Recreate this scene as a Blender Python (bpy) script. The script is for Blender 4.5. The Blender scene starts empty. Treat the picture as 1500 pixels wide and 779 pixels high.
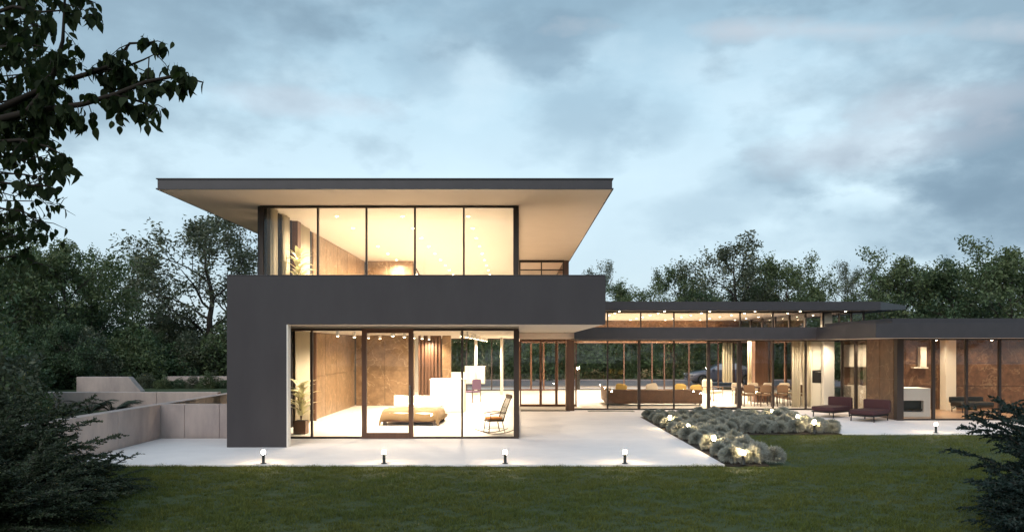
import bpy, bmesh, math, random
import numpy as np
from mathutils import Vector, Matrix

S = bpy.context.scene
C = S.collection
R = math.radians
random.seed(5)
RNG = np.random.default_rng(5)

# ------------------------------------------------------------------ camera
EYE = 2.4
FPX = 1100.0           # focal length in photo pixels (1500 wide)
cam_d = bpy.data.cameras.new('camera')
cam = bpy.data.objects.new('camera', cam_d)
C.objects.link(cam)
cam.location = (0, 0, EYE)
cam.rotation_euler = (R(90), 0, 0)
cam_d.sensor_width = 36
cam_d.lens = FPX / 1500 * 36
cam_d.shift_x = -7 / 1500
cam_d.shift_y = 119.5 / 1500
cam_d.clip_end = 2000
cam_d.clip_start = 0.05
S.camera = cam

# ------------------------------------------------------------------ view
S.view_settings.view_transform = 'Standard'
S.view_settings.look = 'None'
S.view_settings.exposure = 0.26
S.view_settings.gamma = 1.0
S.render.engine = 'CYCLES'
S.cycles.use_denoising = True
S.cycles.max_bounces = 10
S.cycles.diffuse_bounces = 5
S.cycles.glossy_bounces = 3
S.cycles.transparent_max_bounces = 24
S.cycles.transmission_bounces = 6
S.cycles.sample_clamp_indirect = 4.0
S.cycles.caustics_reflective = False
S.cycles.caustics_refractive = False

# ------------------------------------------------------------------ world: dusk sky with clouds
SUN_EL, SUN_ROT = 34.0, 205.0
W = bpy.data.worlds.new('World')
S.world = W
W.use_nodes = True
nt = W.node_tree
for n in list(nt.nodes):
    nt.nodes.remove(n)


def wn(t, **kw):
    n = nt.nodes.new(t)
    for k, v in kw.items():
        setattr(n, k, v)
    return n


def wl(a, b):
    nt.links.new(a, b)


def wmath(op, a, b=None, clamp=False):
    n = wn('ShaderNodeMath', operation=op, use_clamp=clamp)
    for i, v in enumerate((a, b)):
        if v is None:
            continue
        if isinstance(v, (int, float)):
            n.inputs[i].default_value = v
        else:
            wl(v, n.inputs[i])
    return n.outputs[0]


def wmix(fac, a, b):
    n = wn('ShaderNodeMix', data_type='RGBA')
    if isinstance(fac, (int, float)):
        n.inputs[0].default_value = fac
    else:
        wl(fac, n.inputs[0])
    for i, v in ((6, a), (7, b)):
        if isinstance(v, tuple):
            n.inputs[i].default_value = (*v, 1)
        else:
            wl(v, n.inputs[i])
    return n.outputs[2]


out = wn('ShaderNodeOutputWorld')
bg = wn('ShaderNodeBackground')
wl(bg.outputs[0], out.inputs[0])
bg.inputs[1].default_value = 0.115
sky = wn('ShaderNodeTexSky', sky_type='NISHITA')
sky.sun_disc = False
sky.sun_elevation = R(SUN_EL)
sky.sun_rotation = R(SUN_ROT)
sky.air_density = 1.0
sky.dust_density = 1.2
sky.ozone_density = 1.0
tc = wn('ShaderNodeTexCoord')
DIR = tc.outputs['Generated']
sep = wn('ShaderNodeSeparateXYZ')
wl(DIR, sep.inputs[0])
# thin veil that brightens towards the horizon, grey-blue at the zenith
up = wmath('MAXIMUM', sep.outputs[2], 0.0)
ramp = wn('ShaderNodeValToRGB')
wl(up, ramp.inputs[0])
cr = ramp.color_ramp
cr.elements[0].position = 0.0
cr.elements[0].color = (4.6, 5.5, 6.0, 1)
cr.elements[1].position = 1.0
cr.elements[1].color = (2.4, 3.6, 4.5, 1)
for p, c in ((0.10, (5.0, 6.3, 7.0)), (0.22, (5.6, 7.2, 8.0)), (0.31, (4.3, 6.0, 7.0)), (0.43, (2.5, 3.9, 4.9))):
    e = cr.elements.new(p)
    e.color = (*c, 1)
base = wmix(0.9, sky.outputs[0], ramp.outputs[0])
# cloud noise, stretched sideways
mp = wn('ShaderNodeMapping')
wl(DIR, mp.inputs[0])
mp.inputs['Scale'].default_value = (1.0, 1.0, 1.9)
mp.inputs['Location'].default_value = (0.35, 0.1, 0.2)
nz = wn('ShaderNodeTexNoise')
wl(mp.outputs[0], nz.inputs[0])
nz.inputs['Scale'].default_value = 3.1
nz.inputs['Detail'].default_value = 8
nz.inputs['Roughness'].default_value = 0.55
nz2 = wn('ShaderNodeTexNoise')
wl(mp.outputs[0], nz2.inputs[0])
nz2.inputs['Scale'].default_value = 9.0
nz2.inputs['Detail'].default_value = 8
nz2.inputs['Roughness'].default_value = 0.52


def pxdir(px, py):
    v = Vector(((px - 757) / FPX, 1, (509 - py) / FPX))
    return v.normalized()


def blob(px, py, rx, rz, power=1.0):
    """soft patch of cloud or painted corner darkening round one direction, torn by noise"""
    d = pxdir(px, py)
    sub = wn('ShaderNodeVectorMath', operation='SUBTRACT')
    wl(DIR, sub.inputs[0])
    sub.inputs[1].default_value = d
    sc = wn('ShaderNodeVectorMath', operation='MULTIPLY')
    wl(sub.outputs[0], sc.inputs[0])
    sc.inputs[1].default_value = (FPX / rx, FPX / rx, FPX / rz)
    ln = wn('ShaderNodeVectorMath', operation='LENGTH')
    wl(sc.outputs[0], ln.inputs[0])
    n = wmath('MULTIPLY', wmath('SUBTRACT', nz2.outputs[0], 0.5), 2.0)
    f = wmath('SUBTRACT', 1.0, wmath('ADD', ln.outputs['Value'], n), clamp=True)
    f = wmath('SMOOTH_MIN', wmath('MULTIPLY', f, 1.6), 1.0)
    return wmath('MULTIPLY', f, power, clamp=True)


def streak(px, py, rx, rz, power):
    """thin band of cloud along a great circle of the sky"""
    v = (509 - py) / FPX
    nn = Vector((0, -v, 1)).normalized()
    d = pxdir(px, py)
    dt_ = wn('ShaderNodeVectorMath', operation='DOT_PRODUCT')
    wl(DIR, dt_.inputs[0])
    dt_.inputs[1].default_value = nn
    u = wmath('MULTIPLY', dt_.outputs['Value'], FPX / rz)
    w_ = wmath('MULTIPLY', wmath('SUBTRACT', sep.outputs[0], d.x), FPX / rx)
    ahead = wmath('GREATER_THAN', sep.outputs[1], 0.0)
    r_ = wmath('SQRT', wmath('ADD', wmath('MULTIPLY', u, u), wmath('MULTIPLY', w_, w_)))
    n_ = wmath('MULTIPLY', wmath('SUBTRACT', nz2.outputs[0], 0.5), 3.6)
    f_ = wmath('SUBTRACT', 1.0, wmath('ADD', r_, n_), clamp=True)
    return wmath('MULTIPLY', wmath('MULTIPLY', f_, power, clamp=True), ahead)


# broad soft veils everywhere
veil = wn('ShaderNodeMapRange')
wl(nz.outputs[0], veil.inputs[0])
veil.inputs[1].default_value = 0.44
veil.inputs[2].default_value = 0.66
col = wmix(wmath('MULTIPLY', veil.outputs[0], 0.25), base, (3.3, 4.4, 5.3))
veil2 = wn('ShaderNodeMapRange')
wl(nz.outputs[0], veil2.inputs[0])
veil2.inputs[1].default_value = 0.47
veil2.inputs[2].default_value = 0.30
col = wmix(wmath('MULTIPLY', veil2.outputs[0], 0.35), col, (6.4, 7.6, 8.3))
for (px, py, rx, rz, pw) in ((620, 95, 70, 55, .45), (790, 78, 75, 50, .75), (845, 55, 60, 30, .5), (860, 175, 120, 75, .5), (960, 180, 90, 55, .4),
                             (1450, 205, 120, 95, .9), (1500, 130, 120, 60, .6), (1380, 255, 120, 40, .4), (1120, 260, 150, 40, .3), (660, 20, 120, 40, .4),
                             (1330, 330, 260, 60, .45), (1050, 300, 180, 50, .35), (430, 25, 160, 50, .3), (-300, 160, 260, 90, .6), (1900, 120, 300, 120, .6), (1480, 300, 140, 90, .5)):
    col = wmix(blob(px, py, rx, rz, pw), col, (2.15, 3.25, 4.2))
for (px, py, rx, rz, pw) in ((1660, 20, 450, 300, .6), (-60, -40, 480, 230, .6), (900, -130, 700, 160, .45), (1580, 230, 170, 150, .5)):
    col = wmix(blob(px, py, rx, rz, pw), col, (1.6, 2.4, 3.15))  # lens darkening of the corners, painted into the sky
for (px, py, rx, rz, pw) in ((1400, 150, 150, 30, .35), (1300, 210, 170, 40, .3), (420, 150, 160, 22, .3)):
    col = wmix(blob(px, py, rx, rz, pw), col, (5.4, 5.6, 6.2))
col = wmix(streak(1240, 45, 290, 17, .62), col, (4.7, 5.2, 5.8))
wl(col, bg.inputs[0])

# ------------------------------------------------------------------ sun (almost set, behind the camera, veiled)
sd = bpy.data.lights.new('sun', 'SUN')
sd.energy = 1.45
sd.angle = R(40)
sd.color = (1.0, 0.90, 0.82)
so = bpy.data.objects.new('sun', sd)
C.objects.link(so)
_az = R(SUN_ROT)
_sv = Vector((math.sin(_az) * math.cos(R(SUN_EL)), math.cos(_az) * math.cos(R(SUN_EL)), math.sin(R(SUN_EL))))
so.rotation_euler = (-_sv).to_track_quat('-Z', 'Y').to_euler()
so.location = (0, -30, 30)

# warm lamp levels (lamps are built with their fittings further down)
WARM = (1.0, 0.81, 0.58)
P_UP, P_GROUND, P_HALL, P_WING, P_BOLLARD = 560.0, 390.0, 520.0, 95.0, 12.0

# ================================================================== helpers


def mat(name, color, rough=0.6, metal=0.0, spec=0.5, noise=None, bump=0.0, bump_scale=60.0, coat=0.0, trans=None, emit=None, island=0.0):
    """noise = (scale, other colour, contrast lo, hi); island = value spread between loose pieces"""
    m = bpy.data.materials.new(name)
    m.use_nodes = True
    t = m.node_tree
    b = t.nodes['Principled BSDF']
    b.inputs['Roughness'].default_value = rough
    b.inputs['Metallic'].default_value = metal
    b.inputs['Specular IOR Level'].default_value = spec
    b.inputs['Base Color'].default_value = (*color, 1)
    if coat:
        b.inputs['Coat Weight'].default_value = coat
    L = t.links.new
    co = t.nodes.new('ShaderNodeTexCoord')
    src = None
    if noise:
        n = t.nodes.new('ShaderNodeTexNoise')
        sc = noise[0]
        if isinstance(sc, tuple):
            mpn = t.nodes.new('ShaderNodeMapping')
            L(co.outputs['Object'], mpn.inputs[0])
            mpn.inputs['Scale'].default_value = sc
            L(mpn.outputs[0], n.inputs[0])
            n.inputs['Scale'].default_value = 1.0
        else:
            L(co.outputs['Object'], n.inputs[0])
            n.inputs['Scale'].default_value = sc
        n.inputs['Detail'].default_value = 7
        n.inputs['Roughness'].default_value = 0.62
        r = t.nodes.new('ShaderNodeMapRange')
        L(n.outputs[0], r.inputs[0])
        r.inputs[1].default_value = noise[2] if len(noise) > 2 else 0.35
        r.inputs[2].default_value = noise[3] if len(noise) > 3 else 0.65
        mx = t.nodes.new('ShaderNodeMix')
        mx.data_type = 'RGBA'
        L(r.outputs[0], mx.inputs[0])
        mx.inputs[6].default_value = (*color, 1)
        mx.inputs[7].default_value = (*noise[1], 1)
        src = mx.outputs[2]
    if island:
        g = t.nodes.new('ShaderNodeNewGeometry')
        hs = t.nodes.new('ShaderNodeHueSaturation')
        r = t.nodes.new('ShaderNodeMapRange')
        L(g.outputs['Random Per Island'], r.inputs[0])
        r.inputs[3].default_value = 1 - island
        r.inputs[4].default_value = 1 + island
        L(r.outputs[0], hs.inputs['Value'])
        if src:
            L(src, hs.inputs['Color'])
        else:
            hs.inputs['Color'].default_value = (*color, 1)
        src = hs.outputs[0]
    if src:
        L(src, b.inputs['Base Color'])
    if bump:
        n = t.nodes.new('ShaderNodeTexNoise')
        L(co.outputs['Object'], n.inputs[0])
        n.inputs['Scale'].default_value = bump_scale
        n.inputs['Detail'].default_value = 6
        bp = t.nodes.new('ShaderNodeBump')
        bp.inputs['Strength'].default_value = bump
        bp.inputs['Distance'].default_value = 0.01
        L(n.outputs[0], bp.inputs['Height'])
        L(bp.outputs[0], b.inputs['Normal'])
    if trans:
        tr = t.nodes.new('ShaderNodeBsdfTranslucent')
        tr.inputs[0].default_value = (*trans, 1)
        ms = t.nodes.new('ShaderNodeMixShader')
        ms.inputs[0].default_value = 0.3
        L(b.outputs[0], ms.inputs[1])
        L(tr.outputs[0], ms.inputs[2])
        L(ms.outputs[0], t.nodes['Material Output'].inputs[0])
    if emit:
        b.inputs['Emission Color'].default_value = (*emit[0], 1)
        b.inputs['Emission Strength'].default_value = emit[1]
    return m


def glass_mat(name, tint=(0.93, 0.95, 0.94), refl=1.0):
    m = bpy.data.materials.new(name)
    m.use_nodes = True
    t = m.node_tree
    for n in list(t.nodes):
        t.nodes.remove(n)
    o = t.nodes.new('ShaderNodeOutputMaterial')
    tr = t.nodes.new('ShaderNodeBsdfTransparent')
    tr.inputs[0].default_value = (*tint, 1)
    gl = t.nodes.new('ShaderNodeBsdfGlossy')
    gl.inputs['Roughness'].default_value = 0.0
    fr = t.nodes.new('ShaderNodeFresnel')
    fr.inputs[0].default_value = 1.45
    ms = t.nodes.new('ShaderNodeMixShader')
    mu = t.nodes.new('ShaderNodeMath')
    mu.operation = 'MULTIPLY'
    mu.inputs[1].default_value = refl
    t.links.new(fr.outputs[0], mu.inputs[0])
    t.links.new(mu.outputs[0], ms.inputs[0])
    t.links.new(tr.outputs[0], ms.inputs[1])
    t.links.new(gl.outputs[0], ms.inputs[2])
    t.links.new(ms.outputs[0], o.inputs[0])
    return m


def stone_mat(name, c1, c2, vein, rough=0.35):
    m = mat(name, c1, rough=rough, noise=(4.5, c2, .34, .66), bump=.15, bump_scale=40)
    t = m.node_tree
    L = t.links.new
    b = t.nodes['Principled BSDF']
    src = b.inputs['Base Color'].links[0].from_socket
    co = t.nodes.new('ShaderNodeTexCoord')
    oi = t.nodes.new('ShaderNodeObjectInfo')
    add = t.nodes.new('ShaderNodeVectorMath')
    L(co.outputs['Object'], add.inputs[0])
    L(oi.outputs['Location'], add.inputs[1])
    nz_ = t.nodes.new('ShaderNodeTexNoise')
    nz_.inputs['Scale'].default_value = 1.3
    nz_.inputs['Detail'].default_value = 9
    nz_.inputs['Distortion'].default_value = .4
    L(add.outputs[0], nz_.inputs[0])
    # every noise of this stone runs on through neighbouring slabs
    for n in t.nodes:
        if n.type == 'TEX_NOISE' and n is not nz_:
            L(add.outputs[0], n.inputs[0])
    a = t.nodes.new('ShaderNodeMath')
    a.operation = 'SUBTRACT'
    a.inputs[1].default_value = .5
    L(nz_.outputs[0], a.inputs[0])
    a2 = t.nodes.new('ShaderNodeMath')
    a2.operation = 'ABSOLUTE'
    L(a.outputs[0], a2.inputs[0])
    r = t.nodes.new('ShaderNodeMapRange')
    r.inputs[1].default_value = 0.0
    r.inputs[2].default_value = 0.012
    r.inputs[3].default_value = 0.42
    r.inputs[4].default_value = 0.0
    L(a2.outputs[0], r.inputs[0])
    mx = t.nodes.new('ShaderNodeMix')
    mx.data_type = 'RGBA'
    L(r.outputs[0], mx.inputs[0])
    L(src, mx.inputs[6])
    mx.inputs[7].default_value = (*vein, 1)
    # slab to slab difference
    hs = t.nodes.new('ShaderNodeHueSaturation')
    rr = t.nodes.new('ShaderNodeMapRange')
    L(oi.outputs['Random'], rr.inputs[0])
    rr.inputs[3].default_value = .88
    rr.inputs[4].default_value = 1.12
    L(rr.outputs[0], hs.inputs['Value'])
    L(mx.outputs[2], hs.inputs['Color'])
    L(hs.outputs[0], b.inputs['Base Color'])
    return m


M = dict(
    facade=mat('dark_facade', (0.029, 0.026, 0.031), .62, noise=((1.5, 1.5, .5), (0.036, 0.033, 0.038)), bump=.12, bump_scale=120),
    roofdark=mat('dark_roof_metal', (0.037, 0.034, 0.039), .5, noise=(3.0, (0.045, 0.041, 0.047))),
    soffit=mat('soffit_plaster', (0.87, 0.73, 0.62), .8, noise=(1.2, (0.84, 0.70, 0.59)), bump=.05),
    ceil=mat('ceiling_plaster', (0.57, 0.51, 0.44), .85),
    white=mat('white_paint', (0.80, 0.77, 0.72), .6),
    floor=mat('pale_floor', (0.78, 0.75, 0.70), .28, noise=(3.0, (0.72, 0.69, 0.64))),
    concrete=mat('pale_terrace_concrete', (0.86, 0.815, 0.815), .7, noise=(1.3, (0.77, 0.73, 0.735), .3, .75), bump=.08, bump_scale=90),
    wallconc=mat('board_concrete', (0.56, 0.465, 0.43), .8, noise=((2.6, 2.6, .9), (0.36, 0.30, 0.29), .28, .72), bump=.3, bump_scale=30),
    frame=mat('bronze_frame', (0.045, 0.032, 0.027), .45, metal=.3),
    wood=mat('brown_wood', (0.13, 0.062, 0.034), .5, noise=((14, 14, 1.2), (0.08, 0.036, 0.02), .3, .7)),
    darkwood=mat('dark_wood', (0.05, 0.022, 0.016), .4, noise=((20, 20, 3), (0.03, 0.014, 0.01), .3, .7)),
    stone=stone_mat('brown_stone', (0.27, 0.175, 0.10), (0.15, 0.092, 0.05), (0.60, 0.47, 0.32)),
    darkstone=stone_mat('dark_brown_stone', (0.17, 0.088, 0.05), (0.085, 0.044, 0.026), (0.42, 0.29, 0.18)),
    glass=glass_mat('window_glass', (0.985, 0.99, 0.985), .7),
    curtain=mat('cream_curtain', (0.80, 0.73, 0.58), .9, trans=(0.65, 0.56, 0.4)),
    cream=mat('cream_lacquer', (0.82, 0.77, 0.66), .45),
    black=mat('black_plastic', (0.015, 0.015, 0.016), .35),
    purple=mat('aubergine_fabric', (0.055, 0.021, 0.026), .9, bump=.3, bump_scale=220),
    tan=mat('tan_quilt', (0.19, 0.125, 0.065), .9, bump=.5, bump_scale=14),
    linen=mat('white_linen', (0.8, 0.77, 0.7), .9, bump=.2, bump_scale=30),
    brownsofa=mat('brown_leather', (0.10, 0.05, 0.027), .6, noise=(5, (0.07, 0.034, 0.018))),
    yellow=mat('yellow_fabric', (0.58, 0.40, 0.12), .9),
    seatdark=mat('brown_seat', (0.16, 0.09, 0.05), .8),
    pale=mat('pale_fabric', (0.68, 0.6, 0.48), .9),
    orange=mat('orange_fabric', (0.55, 0.2, 0.05), .9),
    violet=mat('violet_fabric', (0.13, 0.08, 0.15), .9),
    pot=mat('brown_pot', (0.12, 0.06, 0.035), .6),
    paleleaf=mat('pale_indoor_leaf', (0.80, 0.74, 0.54), .5, trans=(.5, .5, .2), island=.2),
    lens=mat('lamp_lens', (1, 1, 1), .5, emit=((1.0, 0.82, 0.55), 28.0)),
    globe=mat('bollard_glass', (1, 1, 1), .5, emit=((1.0, 0.72, 0.38), 300.0)),
    bollard=mat('bollard_metal', (0.03, 0.032, 0.03), .6),
    chrome=mat('polished_metal', (0.6, 0.6, 0.6), .2, metal=1),
    bark=mat('tree_bark', (0.055, 0.042, 0.032), .9, noise=((8, 8, 1.5), (0.03, 0.024, 0.02)), bump=.6, bump_scale=25),
    leaf1=mat('leaf_mid_green', (0.085, 0.128, 0.062), .6, island=.55, noise=(.7, (0.12, 0.145, 0.06)), trans=(0.12, 0.17, 0.055)),
    leaf2=mat('leaf_grey_green', (0.095, 0.115, 0.080), .6, island=.55, noise=(.7, (0.125, 0.132, 0.075)), trans=(0.12, 0.15, 0.075)),
    leaf3=mat('leaf_dark_green', (0.054, 0.098, 0.054), .55, island=.55, noise=(.6, (0.08, 0.12, 0.054)), trans=(0.07, 0.13, 0.045)),
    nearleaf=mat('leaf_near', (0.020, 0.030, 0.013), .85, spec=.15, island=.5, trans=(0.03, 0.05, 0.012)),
    needle=mat('conifer_needle', (0.026, 0.040, 0.020), .6, island=.6, noise=(1.2, (0.04, 0.058, 0.026)), trans=(0.02, 0.035, 0.018)),
    spruce=mat('blue_conifer_needle', (0.014, 0.031, 0.025), .6, island=.45, trans=(0.012, 0.03, 0.02)),
    lavender=mat('lavender_leaf', (0.48, 0.50, 0.45), .8, island=.4, noise=(6, (0.35, 0.37, 0.33)), trans=(0.12, 0.13, 0.10)),
    grass=mat('grass_blade', (0.128, 0.138, 0.034), .7, spec=.2, island=.5, noise=(.7, (0.092, 0.122, 0.031), .35, .65), trans=(0.12, 0.135, 0.025)),
    lawn=mat('lawn_soil_green', (0.044, 0.066, 0.020), .9, noise=(1.4, (0.032, 0.05, 0.016)), bump=.8, bump_scale=18),
    soil=mat('planting_soil', (0.045, 0.034, 0.026), .95, noise=(5, (0.03, 0.023, 0.018)), bump=.8, bump_scale=30),
    road=mat('grey_asphalt', (0.20, 0.185, 0.205), .85, noise=(2.0, (0.165, 0.155, 0.17))),
    gravel=mat('dark_pebbles', (0.09, 0.085, 0.075), .6, noise=(14, (0.045, 0.045, 0.04), .4, .6), bump=.9, bump_scale=22),
    carpaint=mat('car_paint', (0.19, 0.19, 0.25), .25, metal=.1, coat=1.0),
    carglass=mat('car_glass', (0.55, 0.55, 0.60), .05, spec=.9),
    tyre=mat('tyre_rubber', (0.02, 0.02, 0.02), .8),
    rim=mat('wheel_rim', (0.35, 0.35, 0.37), .3, metal=1),
    headlight=mat('headlight_glass', (0.75, 0.78, 0.8), .1),
    taillight=mat('taillight_red', (0.35, 0.02, 0.02), .2),
)


def sheer(m):
    t = m.node_tree
    o = t.nodes['Material Output']
    src = o.inputs[0].links[0].from_socket
    tr = t.nodes.new('ShaderNodeBsdfTransparent')
    ms = t.nodes.new('ShaderNodeMixShader')
    ms.inputs[0].default_value = .42
    t.links.new(src, ms.inputs[1])
    t.links.new(tr.outputs[0], ms.inputs[2])
    t.links.new(ms.outputs[0], o.inputs[0])
    return m


M['nearbark'] = mat('near_dark_bark', (0.024, 0.019, 0.015), .9, spec=.2)
M['sheer'] = sheer(mat('sheer_reflection', (0.80, 0.73, 0.55), .9, trans=(.7, .6, .42)))  # see-through cream for the reflection at the far hall glass
M['hedge'] = mat('leaf_hedge', (0.10, 0.15, 0.055), .6, island=.55, noise=(.6, (0.12, 0.165, 0.06)), trans=(.14, .2, .06))


def setp(o, label=None, cat=None, group=None, kind=None):
    if label:
        o['label'] = label
    if cat:
        o['category'] = cat
    if group:
        o['group'] = group
    if kind:
        o['kind'] = kind
    return o


def thing(name, loc, label, cat, rz=0.0, group=None, scale=1.0):
    o = bpy.data.objects.new(name, None)
    o.empty_display_size = .2
    C.objects.link(o)
    o.location = loc
    o.rotation_euler = (0, 0, rz)
    o.scale = (scale,) * 3
    return setp(o, label, cat, group)


def link(name, me, parent=None, loc=(0, 0, 0), rot=(0, 0, 0)):
    o = bpy.data.objects.new(name, me)
    C.objects.link(o)
    if parent:
        o.parent = parent
    o.location = loc
    o.rotation_euler = rot
    return o


def np_mesh(name, v, f, mats, smooth=False, mi=None):
    """v (N,3) array, f (M,k) array"""
    me = bpy.data.meshes.new(name)
    v = np.asarray(v, np.float32)
    f = np.asarray(f, np.int32)
    k = f.shape[1]
    me.vertices.add(len(v))
    me.vertices.foreach_set('co', v.ravel())
    me.loops.add(f.size)
    me.loops.foreach_set('vertex_index', f.ravel())
    me.polygons.add(len(f))
    me.polygons.foreach_set('loop_start', np.arange(len(f), dtype=np.int32) * k)
    if mi is not None:
        me.polygons.foreach_set('material_index', np.asarray(mi, np.int32))
    if smooth:
        me.polygons.foreach_set('use_smooth', np.ones(len(f), bool))
    for m_ in (mats if isinstance(mats, (list, tuple)) else [mats]):
        me.materials.append(m_)
    me.update(calc_edges=True)
    return me


class MB:
    """collects shapes into one mesh"""

    def __init__(self):
        self.v, self.f, self.mi = [], [], []
        self.m = 0

    def add(self, vs, fs):
        b = len(self.v)
        self.v += [tuple(p) for p in vs]
        self.f += [tuple(i + b for i in q) for q in fs]
        self.mi += [self.m] * len(fs)
        return self

    def box(self, x0, x1, y0, y1, z0, z1):
        if x0 > x1: x0, x1 = x1, x0
        if y0 > y1: y0, y1 = y1, y0
        if z0 > z1: z0, z1 = z1, z0
        vs = [(x0, y0, z0), (x1, y0, z0), (x1, y1, z0), (x0, y1, z0), (x0, y0, z1), (x1, y0, z1), (x1, y1, z1), (x0, y1, z1)]
        return self.add(vs, [(0, 3, 2, 1), (4, 5, 6, 7), (0, 1, 5, 4), (1, 2, 6, 5), (2, 3, 7, 6), (3, 0, 4, 7)])

    def prism(self, poly, z0, z1):
        n = len(poly)
        vs = [(x, y, z0) for x, y in poly] + [(x, y, z1) for x, y in poly]
        fs = [tuple(range(n))[::-1], tuple(range(n, 2 * n))]
        fs += [(i, (i + 1) % n, n + (i + 1) % n, n + i) for i in range(n)]
        return self.add(vs, fs)

    def extrude_xz(self, poly, y0, y1):
        n = len(poly)
        vs = [(x, y0, z) for x, z in poly] + [(x, y1, z) for x, z in poly]
        fs = [tuple(range(n)), tuple(range(n, 2 * n))[::-1]]
        fs += [((i + 1) % n, i, n + i, n + (i + 1) % n) for i in range(n)]
        return self.add(vs, fs)

    def tube(self, pts, rad, n=6, cap=True):
        pts = [Vector(p) for p in pts]
        if not isinstance(rad, (list, tuple)):
            rad = [rad] * len(pts)
        vs = []
        for i, p in enumerate(pts):
            d = (pts[min(i + 1, len(pts) - 1)] - pts[max(i - 1, 0)]).normalized()
            a = d.orthogonal().normalized() if abs(d.z) < .99 else Vector((1, 0, 0))
            if abs(d.z) < .99:
                a = d.cross(Vector((0, 0, 1))).normalized()
            b = d.cross(a).normalized()
            for k in range(n):
                t = 2 * math.pi * k / n
                vs.append(p + (a * math.cos(t) + b * math.sin(t)) * rad[i])
        fs = []
        for i in range(len(pts) - 1):
            for k in range(n):
                fs.append((i * n + k, i * n + (k + 1) % n, (i + 1) * n + (k + 1) % n, (i + 1) * n + k))
        if cap:
            fs.append(tuple(range(n))[::-1])
            fs.append(tuple(range((len(pts) - 1) * n, len(pts) * n)))
        return self.add(vs, fs)

    def lathe(self, prof, n=16, cx=0, cy=0):
        vs = []
        for r, z in prof:
            for k in range(n):
                t = 2 * math.pi * k / n
                vs.append((cx + r * math.cos(t), cy + r * math.sin(t), z))
        fs = []
        for i in range(len(prof) - 1):
            for k in range(n):
                fs.append((i * n + k, i * n + (k + 1) % n, (i + 1) * n + (k + 1) % n, (i + 1) * n + k))
        fs.append(tuple(range(n))[::-1])
        fs.append(tuple(range((len(prof) - 1) * n, len(prof) * n)))
        return self.add(vs, fs)

    def cushion(self, x0, x1, y0, y1, z0, z1, r=.25, n=8):
        """rounded pillow-like block (superellipsoid)"""
        cx, cy, cz = (x0 + x1) / 2, (y0 + y1) / 2, (z0 + z1) / 2
        hx, hy, hz = abs(x1 - x0) / 2, abs(y1 - y0) / 2, abs(z1 - z0) / 2
        e1, e2 = r, r
        sg = lambda a, p: math.copysign(abs(a) ** p, a)
        vs = []
        nu, nv = 4 * n, 2 * n
        for i in range(1, nv):
            ph = -math.pi / 2 + math.pi * i / nv
            for j in range(nu):
                th = 2 * math.pi * j / nu
                vs.append((cx + hx * sg(math.cos(ph), e1) * sg(math.cos(th), e2), cy + hy * sg(math.cos(ph), e1) * sg(math.sin(th), e2), cz + hz * sg(math.sin(ph), e1)))
        b0 = len(vs)
        vs += [(cx, cy, cz - hz), (cx, cy, cz + hz)]
        fs = []
        for i in range(nv - 2):
            for j in range(nu):
                fs.append((i * nu + j, i * nu + (j + 1) % nu, (i + 1) * nu + (j + 1) % nu, (i + 1) * nu + j))
        for j in range(nu):
            fs.append((b0, (j + 1) % nu, j))
            k = (nv - 2) * nu
            fs.append((b0 + 1, k + j, k + (j + 1) % nu))
        return self.add(vs, fs)

    def ribbon(self, pts, th, z0, z1):
        """wavy upright sheet of some thickness; pts in xy"""
        n = len(pts)
        L, Rr = [], []
        for i in range(n):
            a, b = pts[max(i - 1, 0)], pts[min(i + 1, n - 1)]
            dx, dy = b[0] - a[0], b[1] - a[1]
            l = math.hypot(dx, dy) or 1
            ox, oy = -dy / l * th / 2, dx / l * th / 2
            L.append((pts[i][0] + ox, pts[i][1] + oy))
            Rr.append((pts[i][0] - ox, pts[i][1] - oy))
        vs = [(*p, z0) for p in L] + [(*p, z0) for p in Rr] + [(*p, z1) for p in L] + [(*p, z1) for p in Rr]
        fs = []
        for i in range(n - 1):
            fs += [(i + 1, i, 2 * n + i, 2 * n + i + 1), (n + i, n + i + 1, 3 * n + i + 1, 3 * n + i),
                   (i, i + 1, n + i + 1, n + i), (2 * n + i + 1, 2 * n + i, 3 * n + i, 3 * n + i + 1)]
        fs += [(0, n, 3 * n, 2 * n), (2 * n - 1, n - 1, 3 * n - 1, 4 * n - 1)]
        return self.add(vs, fs)

    def mesh(self, name, mats, smooth=False, off=(0, 0, 0)):
        me = bpy.data.meshes.new(name)
        me.from_pydata([(x - off[0], y - off[1], z - off[2]) for x, y, z in self.v], [], self.f)
        for m_ in (mats if isinstance(mats, (list, tuple)) else [mats]):
            me.materials.append(m_)
        me.polygons.foreach_set('material_index', self.mi)
        if smooth:
            me.polygons.foreach_set('use_smooth', [True] * len(self.f))
        bm = bmesh.new()
        bm.from_mesh(me)
        bmesh.ops.recalc_face_normals(bm, faces=bm.faces)
        bm.to_mesh(me)
        bm.free()
        me.update()
        return me

    def build(self, name, mats, parent=None, smooth=False, off=(0, 0, 0), bev=0.0, loc=(0, 0, 0)):
        o = link(name, self.mesh(name, mats, smooth, off), parent, loc)
        if bev:
            b = o.modifiers.new('bevel', 'BEVEL')
            b.width = bev
            b.segments = 2
            b.limit_method = 'ANGLE'
        return o


def children(o):
    return [c for c in C.objects if c.parent is o]


_kids = {}


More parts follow.
